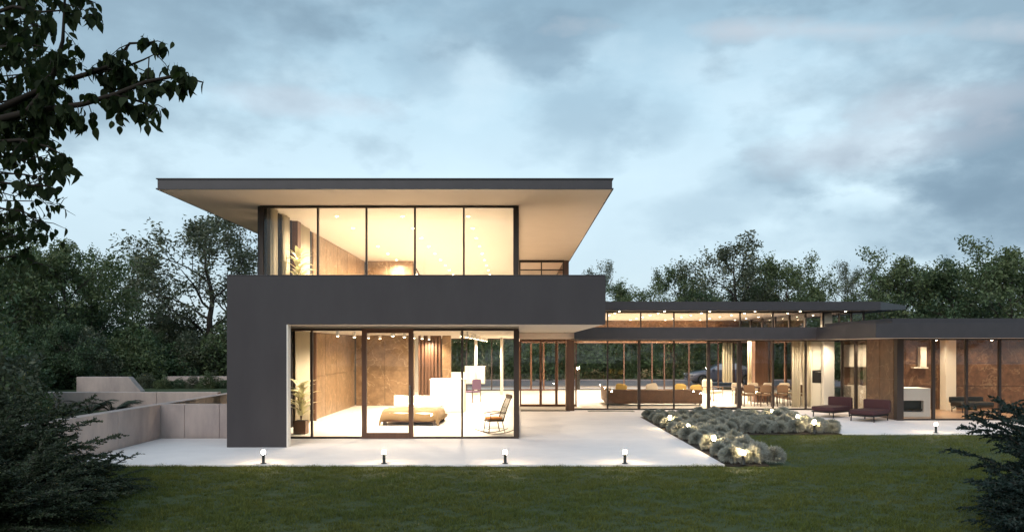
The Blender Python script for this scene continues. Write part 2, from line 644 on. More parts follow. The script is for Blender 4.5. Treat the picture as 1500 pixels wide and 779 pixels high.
def copy_tree(o, loc, rz=0.0, scale=None, label=None, group=None):
    """copy of a thing with copies of its parts and sub-parts, mesh data shared"""
    key = o.name
    if key not in _kids:
        kk = list(o.children)
        _kids[key] = [(k, list(k.children)) for k in kk]
    c = o.copy()
    C.objects.link(c)
    c.location = loc
    c.rotation_euler = (0, 0, rz)
    if scale:
        c.scale = scale if isinstance(scale, tuple) else (scale,) * 3
    if label:
        c['label'] = label
    if group:
        c['group'] = group
    for k, sub in _kids[key]:
        d = k.copy()
        C.objects.link(d)
        d.parent = c
        for s_ in sub:
            e = s_.copy()
            C.objects.link(e)
            e.parent = d
    return c


def X(px, y):
    return (px - 757) * y / FPX


# ================================================================== ground and setting
def struct(name, mb, m, **k):
    o = mb.build(name, m, **k)
    return setp(o, kind='structure')


g = MB()
g.box(-400, 400, -60, 700, -1.2, -0.045)
struct('ground', g, M['lawn'])
# pale terrace in front of and under the house
TZ = 0.0
FX0, FX1, FY = -12.0, 4.28, 15.44
struct('terrace', MB().prism([(-9.45, FY), (FX1, FY), (FX1, 29.0), (-6.9, 29.0), (-6.9, 19.9), (-9.45, 19.9)], -.04, TZ), M['concrete'], bev=.006)
struct('path', MB().box(FX1 + .004, 9.1, 26.2, 29.0, -.04, TZ - .003).box(9.104, 34, 21.0, 29.0, -.04, TZ - .003), M['concrete'], bev=.006)
struct('planting_bed', MB().prism([(4.30, 15.46), (5.2, 15.46), (5.5, 21.0), (9.09, 21.0), (9.09, 26.19), (4.30, 26.19)], -.05, -.012), M['soil'])
struct('road', MB().box(-80, 120, 46.0, 55.0, -.04, -.02), M['road'])
struct('kerb', MB().box(-80, 120, 45.8, 45.99, -.04, .05).box(-80, 120, 55.01, 55.2, -.04, .08), M['wallconc'])
struct('driveway', MB().box(-9.5, 12.0, 43.4, 45.79, -.04, -.015), M['concrete'])
# rolling ground far off behind the wood
hv, hf = [], []
nx = 60
for j in range(8):
    for i in range(nx + 1):
        x = -500 + 1000 * i / nx
        y = 170 + j * 50
        hh = -1 + 6 * math.sin(j / 7 * math.pi / 2) * (1 + .5 * math.sin(i * .41) + .3 * math.sin(i * 1.07 + 1))
        hv.append((x, y, hh))
for j in range(7):
    for i in range(nx):
        a = j * (nx + 1) + i
        hf.append((a, a + 1, a + nx + 2, a + nx + 1))
ho = link('hills', np_mesh('hills', hv, hf, M['leaf3'], smooth=True))
setp(ho, kind='structure')

# ================================================================== the house
HB = (-2.0, 20.0, 0.0)      # base point of the house
house = thing('house', HB, 'modern dark two-storey house with wide flat roof and lit glass walls', 'house')


def part(name, mb, m, bev=.008, smooth=False, label=None):
    o = mb.build(name, m, house, smooth, HB, bev)
    if label:
        o['label'] = label
    return o


def sub(name, mb, m, parent, bev=0.004, smooth=False):
    return mb.build(name, m, parent, smooth, HB, bev)


_cache = {}


def boxmesh(name, sx, sy, sz, m):
    k = (name, round(sx, 3), round(sy, 3), round(sz, 3), m.name)
    if k not in _cache:
        _cache[k] = MB().box(-sx / 2, sx / 2, -sy / 2, sy / 2, 0, sz).mesh(name, m)
    return _cache[k]


def piece(name, sx, sy, sz, m, parent, x, y, z):
    """x,y = centre, z = foot, world coordinates"""
    return link(name, boxmesh(name, sx, sy, sz, m), parent, (x - HB[0], y - HB[1], z - HB[2]))


def glazing(x0, x1, y, z0, z1, cuts, m=None, d=.09, w=.05, thick=(), label=None, fm='frame', rail=.06, ends=(.06, .06)):
    """glass wall across the view: outer frame, a pane per bay, a mullion at each cut"""
    mb = MB()
    mb.box(x0, x1, y - d / 2, y + d / 2, z0, z0 + rail).box(x0, x1, y - d / 2, y + d / 2, z1 - rail, z1)
    mb.box(x0, x0 + ends[0], y - d / 2, y + d / 2, z0 + rail, z1 - rail).box(x1 - ends[1], x1, y - d / 2, y + d / 2, z0 + rail, z1 - rail)
    g = part('glass_wall', mb, M[fm], 0, label=label)
    xs = [x0 + ends[0]] + list(cuts) + [x1 - ends[1]]
    for i, c in enumerate(cuts):
        ww = thick[i] if i < len(thick) and thick[i] else w
        piece('mullion', ww, d + .01, z1 - z0 - 2 * rail, M[fm], g, c, y, z0 + rail)
    for a, b in zip(xs[:-1], xs[1:]):
        piece('pane', b - a - .01, .012, z1 - z0 - 2 * rail, M['glass'], g, (a + b) / 2, y, z0 + rail)
    return g


def glazing_y(x, y0, y1, z0, z1, cuts, d=.09, w=.05, fm='frame', rail=.06):
    """glass wall running away from the viewer"""
    mb = MB()
    mb.box(x - d / 2, x + d / 2, y0, y1, z0, z0 + rail).box(x - d / 2, x + d / 2, y0, y1, z1 - rail, z1)
    mb.box(x - d / 2, x + d / 2, y0, y0 + .06, z0 + rail, z1 - rail).box(x - d / 2, x + d / 2, y1 - .06, y1, z0 + rail, z1 - rail)
    g = part('glass_wall', mb, M[fm], 0)
    ys = [y0 + .06] + list(cuts) + [y1 - .06]
    for c in cuts:
        piece('mullion', d + .01, w, z1 - z0 - 2 * rail, M[fm], g, x, c, z0 + rail)
    for a, b in zip(ys[:-1], ys[1:]):
        piece('pane', .012, b - a - .01, z1 - z0 - 2 * rail, M['glass'], g, x, (a + b) / 2, z0 + rail)
    return g


def stone_wall(x0, x1, y, z0, z1, pw, ph, m, thick=.2, face=-1, along='x'):
    """backing wall with stone slabs as pieces, joints recessed; along x (facing -y) or along y (facing `face` in x)"""
    gap = .022
    if along == 'x':
        w = part('stone_wall', MB().box(x0, x1, y + .035, y + thick, z0, z1), M[m], 0)
        L0, L1 = x0, x1
    else:
        w = part('stone_wall', MB().box(y - (thick if face > 0 else -thick), y - (.035 if face > 0 else -.035), x0, x1, z0, z1), M[m], 0)
        L0, L1 = x0, x1
    n = max(1, round((L1 - L0) / pw))
    k = max(1, round((z1 - z0) / ph))
    for i in range(n):
        a = L0 + (L1 - L0) * (i + .5) / n
        for j in range(k):
            zz = z0 + (z1 - z0) * j / k
            sw, sh = (L1 - L0) / n - gap, (z1 - z0) / k - gap
            if along == 'x':
                piece('panel', sw, .03, sh, M[m], w, a, y + .018, zz + gap / 2)
            else:
                piece('panel', .03, sw, sh, M[m], w, y - .018 * face, a, zz + gap / 2)
    return w


# downlight: trim ring + glowing lens in one shared mesh, plus its own lamp
def downlight_mesh(stem):
    mb = MB()
    if stem:
        mb.lathe([(.05, 0.0), (.055, .01), (.055, stem - .002)], 12)
    else:
        mb.lathe([(.05, -.012), (.075, -.008), (.075, -.002)], 14)
    mb.m = 1
    z = -.004 if stem else -.016
    mb.lathe([(.028, z - .004), (.042, z), (.042, z + .003)], 12)
    return mb.mesh('downlight', [M['white'], M['lens']])


DL, DLS = downlight_mesh(0), downlight_mesh(.17)
_lamps = {}


def lamp_data(kind, power, ang=164):
    k = (kind, power, ang)
    if k not in _lamps:
        l = bpy.data.lights.new('lamp', kind)
        l.energy = power
        l.color = WARM
        l.shadow_soft_size = .045
        if kind == 'SPOT':
            l.spot_size = R(ang)
            l.spot_blend = .9
        _lamps[k] = l
    return _lamps[k]


def downlight(parent, x, y, z, power, stem=0, ang=164):
    o = link('downlight', DLS if stem else DL, parent, (x - HB[0], y - HB[1], z - stem - HB[2]))
    l = bpy.data.objects.new('downlight_lamp', lamp_data('SPOT', power, ang))
    C.objects.link(l)
    l.parent = o
    l.location = (0, 0, -.05)
    return o


# --- key dimensions
FYF = 18.1          # facade plane
GY = 19.9           # ground floor glass
UY = 20.2           # upper floor glass
XL, XR = -6.99, 2.14
ZS, ZP = 2.96, 4.13  # slab underside, parapet top
ZC = 6.21           # roof soffit
YB = 42.0           # back of the house

# facade plate: pier + band
facade = part('facade_wall', MB().extrude_xz([(XL, 0), (-5.55, 0), (-5.55, ZS), (XR, ZS), (XR, ZP), (XL, ZP)], FYF, FYF + .25), M['facade'], .006)
piece('coping', XR - XL - .02, .27, .02, M['roofdark'], facade, (XL + XR) / 2, FYF + .125, ZP + .002)
part('lit_reveal', MB().box(-5.549, -5.525, FYF + .004, FYF + .25, .002, ZS - .003), M['white'], 0, label='pale strip standing for light on the inner edge of the dark pier')  # white lining added so the pier's inner edge looks lit
# intermediate floor slab, parapets along both sides
slab = part('floor_slab', MB().box(XL + .01, XR - .003, FYF + .252, 28.0, ZS + .003, 3.3).box(XL + .01, .05, 28.0, YB, ZS + .003, 3.3), M['ceil'])
part('parapet', MB().box(XR - .25, XR - .003, FYF + .252, 32.6, 3.302, ZP - .003), M['facade'])
# outer left wall, broken by tall windows near the front on both storeys
wins = [(20.75, 21.3), (21.85, 22.5), (24.0, 24.55)]
ys = [GY + .05]
for a, b in wins:
    ys += [a, b]
ys.append(YB)
for z0, z1, y_start in ((0, ZS, FYF + .252), (3.302, ZC, UY + .05)):
    mb = MB()
    yy = [y_start] + ys[1:]
    for i in range(0, len(yy), 2):
        mb.box(XL + .003, XL + .25, yy[i], yy[i + 1], z0, z1)
    w = part('wall', mb, M['facade'], 0)
    for a, b in wins:
        f = MB().box(XL + .06, XL + .2, a, a + .05, z0, z1).box(XL + .06, XL + .2, b - .05, b, z0, z1)
        sub('window_frame', f, M['wood'], w)
        piece('pane', .012, b - a - .1, z1 - z0, M['glass'], w, XL + .13, (a + b) / 2, z0)
# inner stone lining of the left wall (ground, upper)
stone_wall(24.7, 31.0, XL + .30, 0.0, ZS - .06, 1.55, 1.45, 'stone', .05, 1, 'y')
stone_wall(24.7, 33.0, XL + .30, 3.3, ZC - .02, 1.6, 1.45, 'stone', .05, 1, 'y')
part('wood_post', MB().box(XL + .25, XL + .42, 24.56, 24.69, 0.0, ZS), M['wood'])
part('wood_post', MB().box(XL + .25, XL + .42, 22.52, 22.85, 3.3, ZC - .003), M['wood'])
# stone back walls that face the viewer
stone_wall(XL + .35, -4.25, 31.0, 0.0, ZS - .06, 1.3, 1.45, 'stone', .25)
stone_wall(XL + .35, -4.56, 33.0, 3.3, ZC - .02, 1.15, 1.45, 'stone', .25)
# interior floors
part('floor', MB().box(XL + .25, .0, GY - .03, YB, -.03, .012).box(.003, 12.5, 29.15, 42.55, -.03, .010), M['floor'], 0)
part('floor', MB().box(XL + .25, 0.0, UY, YB - .3, 3.303, 3.32), M['floor'], 0)
# ground floor ceiling
gceil = part('ceiling', MB().box(XL + .25, .05, GY - .02, YB, ZS - .055, ZS + .001), M['ceil'], 0)
for x in (-5.2, -3.6, -1.6):
    for k in range(9):
        y = 21.8 + 2.25 * k
        if x < -4.2 and (y > 30.3):
            continue
        downlight(gceil, x, y, ZS - .056, P_GROUND, .17)
# main roof: metal fascia deck and soffit sheet
RX0, RX1, RY1 = -8.66, 2.30, 42.6
roof = part('roof', MB().box(RX0 + .02, RX1 - .02, FYF + .02, RY1, ZC + .012, ZC + .24), M['roofdark'], .004)
sub('fascia', MB().box(RX0, RX1, FYF, FYF + .018, ZC + .03, ZC + .235).box(RX0 - .03, RX1 + .03, FYF - .03, RY1, ZC + .242, ZC + .266).box(RX0 - .03, RX1 + .03, FYF - .03, FYF + .02, ZC - .004, ZC + .026)
    .box(RX0 - .002, RX0 + .018, FYF + .02, RY1, ZC + .03, ZC + .235).box(RX1 - .018, RX1 + .002, FYF + .02, RY1, ZC + .03, ZC + .235)
    .box(RX0 - .03, RX0 + .0, FYF + .022, RY1, ZC - .004, ZC + .026).box(RX1, RX1 + .03, FYF + .022, RY1, ZC - .004, ZC + .026), M['roofdark'], roof, .003)
soff = part('soffit', MB().box(RX0 + .003, RX1 - .003, FYF + .022, RY1, ZC, ZC + .01), M['soffit'], 0)
uceil = part('ceiling', MB().box(XL + .25, .05, UY + .05, YB - .25, ZC - .012, ZC - .002), M['ceil'], 0)
for x in (-5.2, -3.3, -1.4):
    for k in range(9):
        downlight(uceil, x, 21.7 + 2.15 * k, ZC - .013, P_UP)
# upper storey glazing
glazing(X(381, UY), X(760, UY), UY, 3.302, ZC - .003, [X(466, UY), X(537, UY), X(608, UY), X(679.5, UY)], w=.045, ends=(.1, .15), label='upper storey front glass wall with four slim mullions')
glazing_y(.05 - .045, UY + .06, YB - .3, 3.302, ZC - .004, [23.5, 26.8, 30.1, 33.4, 36.7])
part('back_wall', MB().box(XL + .25, .1, YB - .25, YB, 3.302, ZC - .004), M['white'], 0)
# covered side balcony: timber side wall and framed screen at its far end
part('balcony_wall', MB().box(2.06, 2.28, 32.9, YB, 3.0, ZC - .004), M['wood'])
scr = MB()
for a, b in ((.1, .16), (1.05, 1.10), (2.0, 2.06)):
    scr.box(a, b, 32.72, 32.80, 3.3, ZC - .1)
scr.box(.1, 2.06, 32.71, 32.81, ZC - .10, ZC - .004).box(.16, 2.0, 32.73, 32.79, 5.76, 5.81)
bs = part('balcony_screen', scr, M['frame'], 0)
piece('pane', .88, .012, 2.4, M['glass'], bs, .605, 32.76, 3.35)
piece('pane', .88, .012, 2.4, M['glass'], bs, 1.55, 32.76, 3.35)
part('balcony_floor', MB().box(.1, XR - .26, 28.01, YB, 3.0, 3.3), M['ceil'], 0)
# stair balustrade upstairs
bal = MB()
bx0 = X(606, 33.3)
for i in range(4):
    bx = bx0 + .18 * i
    bal.box(bx, bx + .03, 33.28, 33.31, 4.6 - .25 * i, 6.1 - .33 * i)
bal.tube([(bx0 - .05, 33.3, 6.15), (bx0 + .6, 33.3, 5.05)], .03, 6)
part('stair_balustrade', bal, M['darkwood'], 0)

# ground floor front glazing: narrow light, fixed light, door, two fixed lights, corner post
zt = ZS - .055
glazing(XL + .26, X(760, GY), GY, 0.0, zt, [X(457, GY), X(677, GY)], w=.05, ends=(.06, .14),
        label='ground floor front glass wall with a dark corner post') if False else None
fr = MB()
for a, b in ((XL + .26, X(536, GY)), (X(601, GY), X(760, GY))):
    fr.box(a, b, GY - .045, GY + .045, 0, .05).box(a, b, GY - .045, GY + .045, zt - .06, zt)
fr.box(X(752.5, GY), X(760.5, GY), GY - .07, GY + .07, .05, zt - .06)
gw = part('glass_wall', fr, M['frame'], 0, label='ground floor front glass wall with a dark corner post')
piece('mullion', .05, .1, zt - .11, M['frame'], gw, X(457, GY), GY, .05)
piece('mullion', .05, .1, zt - .11, M['frame'], gw, X(677, GY), GY, .05)
for a, b in ((XL + .27, X(456, GY)), (X(458, GY), X(530, GY)), (X(606, GY), X(676, GY)), (X(678, GY), X(752, GY))):
    piece('pane', b - a, .012, zt - .11, M['glass'], gw, (a + b) / 2, GY, .05)
dx0, dx1 = X(530.5, GY), X(605.5, GY)
door = part('door', MB().box(dx0, dx0 + .12, GY - .06, GY + .06, 0, zt - .003).box(dx1 - .12, dx1, GY - .06, GY + .06, 0, zt - .003)
            .box(dx0 + .12, dx1 - .12, GY - .06, GY + .06, 0, .15).box(dx0 + .12, dx1 - .12, GY - .06, GY + .06, zt - .12, zt - .003), M['wood'], .004, label='wide-framed bronze glass door')
piece('pane', dx1 - dx0 - .24, .014, zt - .27, M['glass'], door, (dx0 + dx1) / 2, GY, .15)
sub('handle', MB().box(dx1 - .09, dx1 - .06, GY - .12, GY - .09, .9, 1.4).box(dx1 - .085, dx1 - .065, GY - .09, GY - .06, .95, .97).box(dx1 - .085, dx1 - .065, GY - .09, GY - .06, 1.33, 1.35), M['chrome'], door)
# right-hand side of the ground floor room: glass running back, and slatted timber inside
glazing_y(.01, GY + .08, 30.9, 0.0, zt, [22.6, 25.3, 28.0], w=.06)
sl = part('timber_screen', MB().box(-4.1, -3.15, 31.28, 31.31, 0.01, ZS - .06), M['wood'], 0)
for i in range(7):
    piece('slat', .07, .08, ZS - .075, M['wood'], sl, -4.05 + .14 * i, 31.22, .013)
part('stone_pier', MB().box(-3.1, -2.75, 31.2, 31.55, 0.01, ZS - .06), M['stone'])
# back glass of the ground floor
glazing(-4.2, .02, YB - .1, 0.0, zt, [-2.8, -1.4], w=.06)
part('wall', MB().box(XL + .25, -4.21, YB - .2, YB - .01, 0, ZS - .06), M['white'], 0)
for px, yy in ((697, 38.0), (735, 38.0)):
    part('white_column', MB().lathe([(.075, 0.012), (.075, ZS - .06)], 14, X(px, yy), yy), M['white'], 0, True)

# --- link between block and wing: timber-framed glass
LY = 30.6
zl = 2.75
lf = glazing(.12, X(834, LY) + .3, LY, 0.0, zl, [X(792, LY), X(815, LY)], w=.10, fm='wood', rail=.10)
part('link_roof', MB().box(.06, XR + .3, 28.3, YB + .4, zl + .003, ZS - .002), M['soffit'], 0)
glazing(.12, 2.3, YB - .1, 0.0, zl, [.8, 1.5], w=.10, fm='wood', rail=.1)
part('timber_pier', MB().box(X(829, 28.7), X(841, 28.7), 28.55, 29.05, 0.0, 2.70), M['wood'])

# --- low wing roof
ZL0, ZL1 = 2.70, 3.16
lowroof = part('roof', MB().box(XR + .02, 11.18, 28.0, 32.2, ZL0 + .02, ZL1 - .02).box(11.2, 34.0, 23.42, 30.2, ZL0 + .02, ZL1 - .02)
               .box(11.2, 34, 30.2, 43.2, ZL0 + .02, ZL1 - .02), M['roofdark'], 0, label='dark flat roof of the low wing, stepped round the corner')
sub('fascia', MB().box(XR + .01, 11.196, 27.975, 27.998, ZL0, ZL1).box(11.175, 11.197, 23.4, 27.97, ZL0, ZL1).box(11.175, 34, 23.375, 23.397, ZL0, ZL1), M['roofdark'], lowroof)
sub('soffit', MB().box(XR + .02, 11.17, 28.0, 32.2, ZL0 + .004, ZL0 + .018).box(11.2, 34.0, 23.42, 30.2, ZL0 + .004, ZL0 + .018), M['soffit'], lowroof, 0)
sub('upstand', MB().box(12.3, 34.0, 24.6, 24.9, ZL1 - .02, ZL1 + .20).box(12.3, 12.6, 24.9, 30, ZL1 - .02, ZL1 + .2), M['roofdark'], lowroof)
# --- high hall roof with clerestory
ZH0, ZH1 = 3.95, 4.30
YH = 31.0
hp = [(XR - .2, YH), (X(1290, YH), YH), (X(1327, 34.0), 34.0), (X(1327, 34.0), 44.0), (XR - .2, 44.0)]
n = len(hp)
hm = MB()
zb = [ZH0, ZH0, ZH0 + .17, ZH0 + .17, ZH0]
hm.add([(x, y, z) for (x, y), z in zip(hp, zb)] + [(x, y, ZH1) for x, y in hp], [(0, 2, 1), (0, 4, 2), (4, 3, 2), tuple(range(n, 2 * n))] + [(i, (i + 1) % n, n + (i + 1) % n, n + i) for i in range(n)])
hroof = part('roof', hm, M['roofdark'], 0, label='raised dark flat roof over the clerestory')
sub('soffit', MB().box(XR - .1, X(1285, YH), YH + .05, 43.9, ZH0 - .016, ZH0 - .003), M['ceil'], hroof, 0)
hceil = part('ceiling', MB().box(XR + .05, 14.7, 32.1, 42.4, ZH0 - .03, ZH0 - .018), M['ceil'], 0)
for i in range(6):
    downlight(hroof, X(907, 31.6) + 1.9 * i, 31.55, ZH0 - .017, 14)
    for j in range(5):
        downlight(hceil, X(907, 31.6) + .3 + 1.9 * i - .3, 33.0 + 2.0 * j, ZH0 - .031, P_HALL)
for i in range(2, 6):
    downlight(lowroof, 3.2 + 1.78 * i, 29.6, ZL0 + .003, 170)  # downlights added to brighten the white columns and dining end
downlight(lowroof, 13.1, 27.7, ZL0 + .001, 280)  # downlight added to brighten the white kitchen cabinets
CY = 32.0
cuts = [X(p, CY) for p in (890, 938.5, 987, 1035.5, 1084, 1132, 1180)]
glazing(XR - .1, X(1266, CY), CY, ZL1 - .02, ZH0 - .02, cuts + [X(1206, CY), X(1229, CY), X(1247, CY)], w=.05, label='strip of clerestory windows under the raised roof')
part('clerestory_beam', MB().box(XR, 12.5, 32.21, 32.4, ZL0 + .02, ZL1 - .03), M['frame'], 0)
# far end of the hall: timber band above, glass below
band = part('timber_band', MB().box(XR, 12.6, 42.6, 42.75, ZL0, ZH0 - .02), M['darkstone'], 0)
glazing(XR + .1, 12.55, 42.65, 0.0, ZL0 - .003, [X(p, 42.65) for p in (914, 955, 973, 1009, 1052, 1075)], w=.07, fm='darkwood')
# hall right wall with its own clerestory panes
hw = part('hall_wall', MB().box(12.6, 12.75, 29.3, 42.7, ZL0 + .02, 3.2), M['wood'], 0)
for k in range(6):
    piece('mullion', .08, .12, ZH0 - 3.23, M['frame'], hw, 12.67, 33.0 + 1.9 * k, 3.2)
    piece('pane', .012, 1.75, ZH0 - 3.24, M['glass'], hw, 12.67, 33.95 + 1.9 * k, 3.2)
glazing_y(12.67, 33.25, 42.5, 0.0, ZL0 + .015, [35.4, 37.6, 39.8], w=.12, fm='wood')
# ground floor hall glass facing the garden
HY = 29.15
cuts = [X(p, HY) for p in (890, 936, 987, 1132, 1180)]
fr = MB()
xa, xm0, xm1, xb = X(841.5, HY), X(1035.5, HY), X(1085, HY), 12.5
for a, b in ((xa, xm0), (xm1, xb)):
    fr.box(a, b, HY - .04, HY + .04, 0, .05).box(a, b, HY - .04, HY + .04, ZL0 - .05, ZL0 + .002)
gw2 = part('glass_wall', fr, M['frame'], 0, label='long glass wall of the living hall')
for p, w_ in ((890, .05), (936, .11), (987, .06), (1132, .06), (1180, .06)):
    piece('mullion', w_, .1, ZL0 - .1, M['frame'], gw2, X(p, HY), HY, .05)
pp = [841.5, 890, 936, 987, 1035.5]
for a, b in list(zip(pp[:-1], pp[1:])) + [(1085, 1132), (1132, 1180), (1180, 1229)]:
    piece('pane', X(b, HY) - X(a, HY) - .06, .012, ZL0 - .1, M['glass'], gw2, (X(a, HY) + X(b, HY)) / 2, HY, .05)
hd = part('door', MB().box(xm0, xm0 + .12, HY - .06, HY + .06, 0, ZL0).box(xm1 - .14, xm1, HY - .06, HY + .06, 0, ZL0).box(xm0 + .12, xm1 - .14, HY - .06, HY + .06, 0, .10).box(xm0 + .12, xm1 - .14, HY - .06, HY + .06, ZL0 - .08, ZL0), M['frame'], 0, label='dark framed glass door of the living hall')
piece('pane', xm1 - xm0 - .26, .012, ZL0 - .18, M['glass'], hd, (xm0 + xm1) / 2 - .01, HY, .10)
# columns and piers inside the hall
part('white_column', MB().box(X(1206, 30.2), X(1221.5, 30.2), 30.15, 30.4, .01, ZL0 + .01), M['white'], 0)
part('white_column', MB().box(X(1206, 32.3), X(1221, 32.3), 32.42, 32.6, .01, ZH0 - .03), M['cream'], 0)
part('timber_pier', MB().box(X(1104, 33), X(1123, 33), 32.8, 33.25, .01, ZL0 + .3), M['wood'])
part('timber_pier', MB().box(X(1126, 33), X(1131, 33), 32.8, 33.1, .01, ZL0 + .3), M['wood'])
# --- right wing: stone side wall, side glass, front glass, stone back wall
WX, WY, WB = 12.56, 24.9, 29.2
stone_wall(25.05, 26.95, WX + .002, 0, ZL0 + .002, 1.0, 1.35, 'darkstone', .2, -1, 'y')
glazing_y(WX + .06, 26.97, HY + .02, 0, ZL0 + .002, [27.95], fm='frame', w=.09)
ends = [X(1312, WY), X(1321.5, WY)]
fr = MB().box(ends[0], ends[1], WY - .1, WY + .12, 0, ZL0 + .002)
fr.box(ends[1], 26.0, WY - .04, WY + .04, 0, .05).box(ends[1], 26.0, WY - .04, WY + .04, ZL0 - .05, ZL0 + .002)
gw3 = part('glass_wall', fr, M['frame'], 0, label='front glass wall of the stone-lined wing')
pp = [1321.5, 1367, 1415.5, 1464, 1513, 1562, 1611]
for p in pp[1:]:
    piece('mullion', .085 if p < 1400 else .07, .1, ZL0 - .1, M['frame'], gw3, X(p, WY), WY, .05)
for a, b in zip(pp[:-1], pp[1:]):
    piece('pane', X(b, WY) - X(a, WY) - .06, .012, ZL0 - .1, M['glass'], gw3, (X(a, WY) + X(b, WY)) / 2, WY, .05)
part('wing_floor', MB().box(WX + .1, 26, WY + .03, WB + .05, -.02, .011), mat('wing_floor_timber', (0.42, 0.27, 0.16), .3, noise=((.8, 8, 8), (0.34, 0.2, 0.11))), 0)
stone_wall(WX + .12, 26.0, WB, 0, ZL0 + .002, 1.25, .9, 'darkstone', .2)
part('wing_wall', MB().box(26.0, 26.2, WY, WB + .2, 0, ZL0), M['facade'], 0)
wceil = part('ceiling', MB().box(WX + .1, 26, WY + .06, WB - .01, ZL0 - .010, ZL0 + .002), M['soffit'], 0)
for k in range(5):
    downlight(wceil, 13.7 + 2.1 * k, 26.4, ZL0 - .011, P_WING)
    downlight(wceil, 13.7 + 2.1 * k, 28.3, ZL0 - .011, P_WING)
part('white_column', MB().box(X(1380, 29), X(1395, 29), 28.75, 29.15, .012, ZL0 - .012), M['cream'], 0)
# recessed niche with shelf on the wing's back wall
part('wall_shelf', MB().box(X(1336, 29.1), X(1357, 29.1), 28.95, 29.19, 1.60, 1.65).box(X(1346, 29.1), X(1355, 29.1), 28.98, 29.19, 1.66, 2.42), M['cream'])
# low water-washed pebble strips against the glass
struct('pebble_bed', MB().box(.15, X(832, 29.5), 28.3, 30.4, -.03, .006).box(X(862, 28.2), X(930, 28.2), 28.2, 28.7, -.03, .008), M['gravel'])

# soft light strips along the ground floor ceiling edge are left to the downlights

# ================================================================== retaining walls on the left
def retaining(name, x0, x1, y0, y1, z0, z1, n, along, label, cap=True):
    t = thing(name, ((x0 + x1) / 2, (y0 + y1) / 2, z0), label, 'wall')
    o = ((x0 + x1) / 2, (y0 + y1) / 2, z0)
    core = MB()
    core.box(x0 + .02, x1 - .02, y0 + .02, y1 - .02, z0 - .4, z1 - .012).build('core', M['wallconc'], t, off=o)
    gap = .014
    for i in range(n):
        if along == 'x':
            a, b = x0 + (x1 - x0) * i / n, x0 + (x1 - x0) * (i + 1) / n
            p = MB().box(a + gap / 2, b - gap / 2, y0, y1, z0 - .4, z1)
        else:
            a, b = y0 + (y1 - y0) * i / n, y0 + (y1 - y0) * (i + 1) / n
            p = MB().box(x0, x1, a + gap / 2, b - gap / 2, z0 - .4, z1)
        p.build('panel', M['wallconc'], t, off=o, bev=.006)
    return t


retaining('retaining_wall', -9.48 - .3, -9.48, 11.5, 19.98, 0, .89, 4, 'y', 'concrete retaining wall running from the dark shrubs along the terrace edge')
retaining('retaining_wall', -9.78, XL, 20.0, 20.3, 0, .89, 3, 'x', 'low concrete wall across the terrace, joining the dark house pier')
retaining('retaining_wall', -9.78, -9.48, 20.32, 33.0, 0, .885, 5, 'y', 'concrete wall running back behind the low cross wall beside the house')
retaining('retaining_wall', -15.8, -9.8, 24.6, 24.9, .2, .94, 3, 'x', 'long bluish concrete planter wall with ferns in front of it')
bw = thing('retaining_wall', (X(150, 29), 29.15, .5), 'short upper concrete wall block with a sloped right end under the trees', 'wall')
MB().extrude_xz([(X(112, 29), .1), (X(206, 29), .1), (X(206, 29), .72), (X(188, 29), 1.27), (X(112, 29), 1.27)], 29.0, 29.35).build('body', M['wallconc'], bw, off=(X(150, 29), 29.15, .5), bev=.008)
retaining('retaining_wall', X(238, 34), XL - .3, 34.0, 34.3, .4, 1.10, 3, 'x', 'far pale concrete wall nearest the side of the house')
struct('terrain', MB().box(-60, -9.8, 24.9, 34, -.5, .7).box(-60, -9.8, 34, 80, -.5, .72).box(-60, -9.81, 11.5, 24.58, -.5, .35), M['lawn'])

# ================================================================== vegetation generators
def unit(a):
    return a / (np.linalg.norm(a, axis=-1, keepdims=True) + 1e-9)


def leaf_quads(c, size, rng, hang=.3, aspect=.5, cup=.15):
    """diamond leaves at centres c; returns verts, faces"""
    n = len(c)
    ax = unit(rng.normal(size=(n, 3)) + np.array([0, 0, -hang]))
    side = unit(np.cross(ax, unit(rng.normal(size=(n, 3)))))
    nor = np.cross(ax, side)
    s = size * rng.uniform(.6, 1.3, (n, 1))
    v = np.stack([c - ax * s * .5, c + side * s * aspect * .5 + nor * s * cup, c + ax * s * .5, c - side * s * aspect * .5 + nor * s * cup], 1).reshape(-1, 3)
    return v, np.arange(4 * n).reshape(-1, 4)


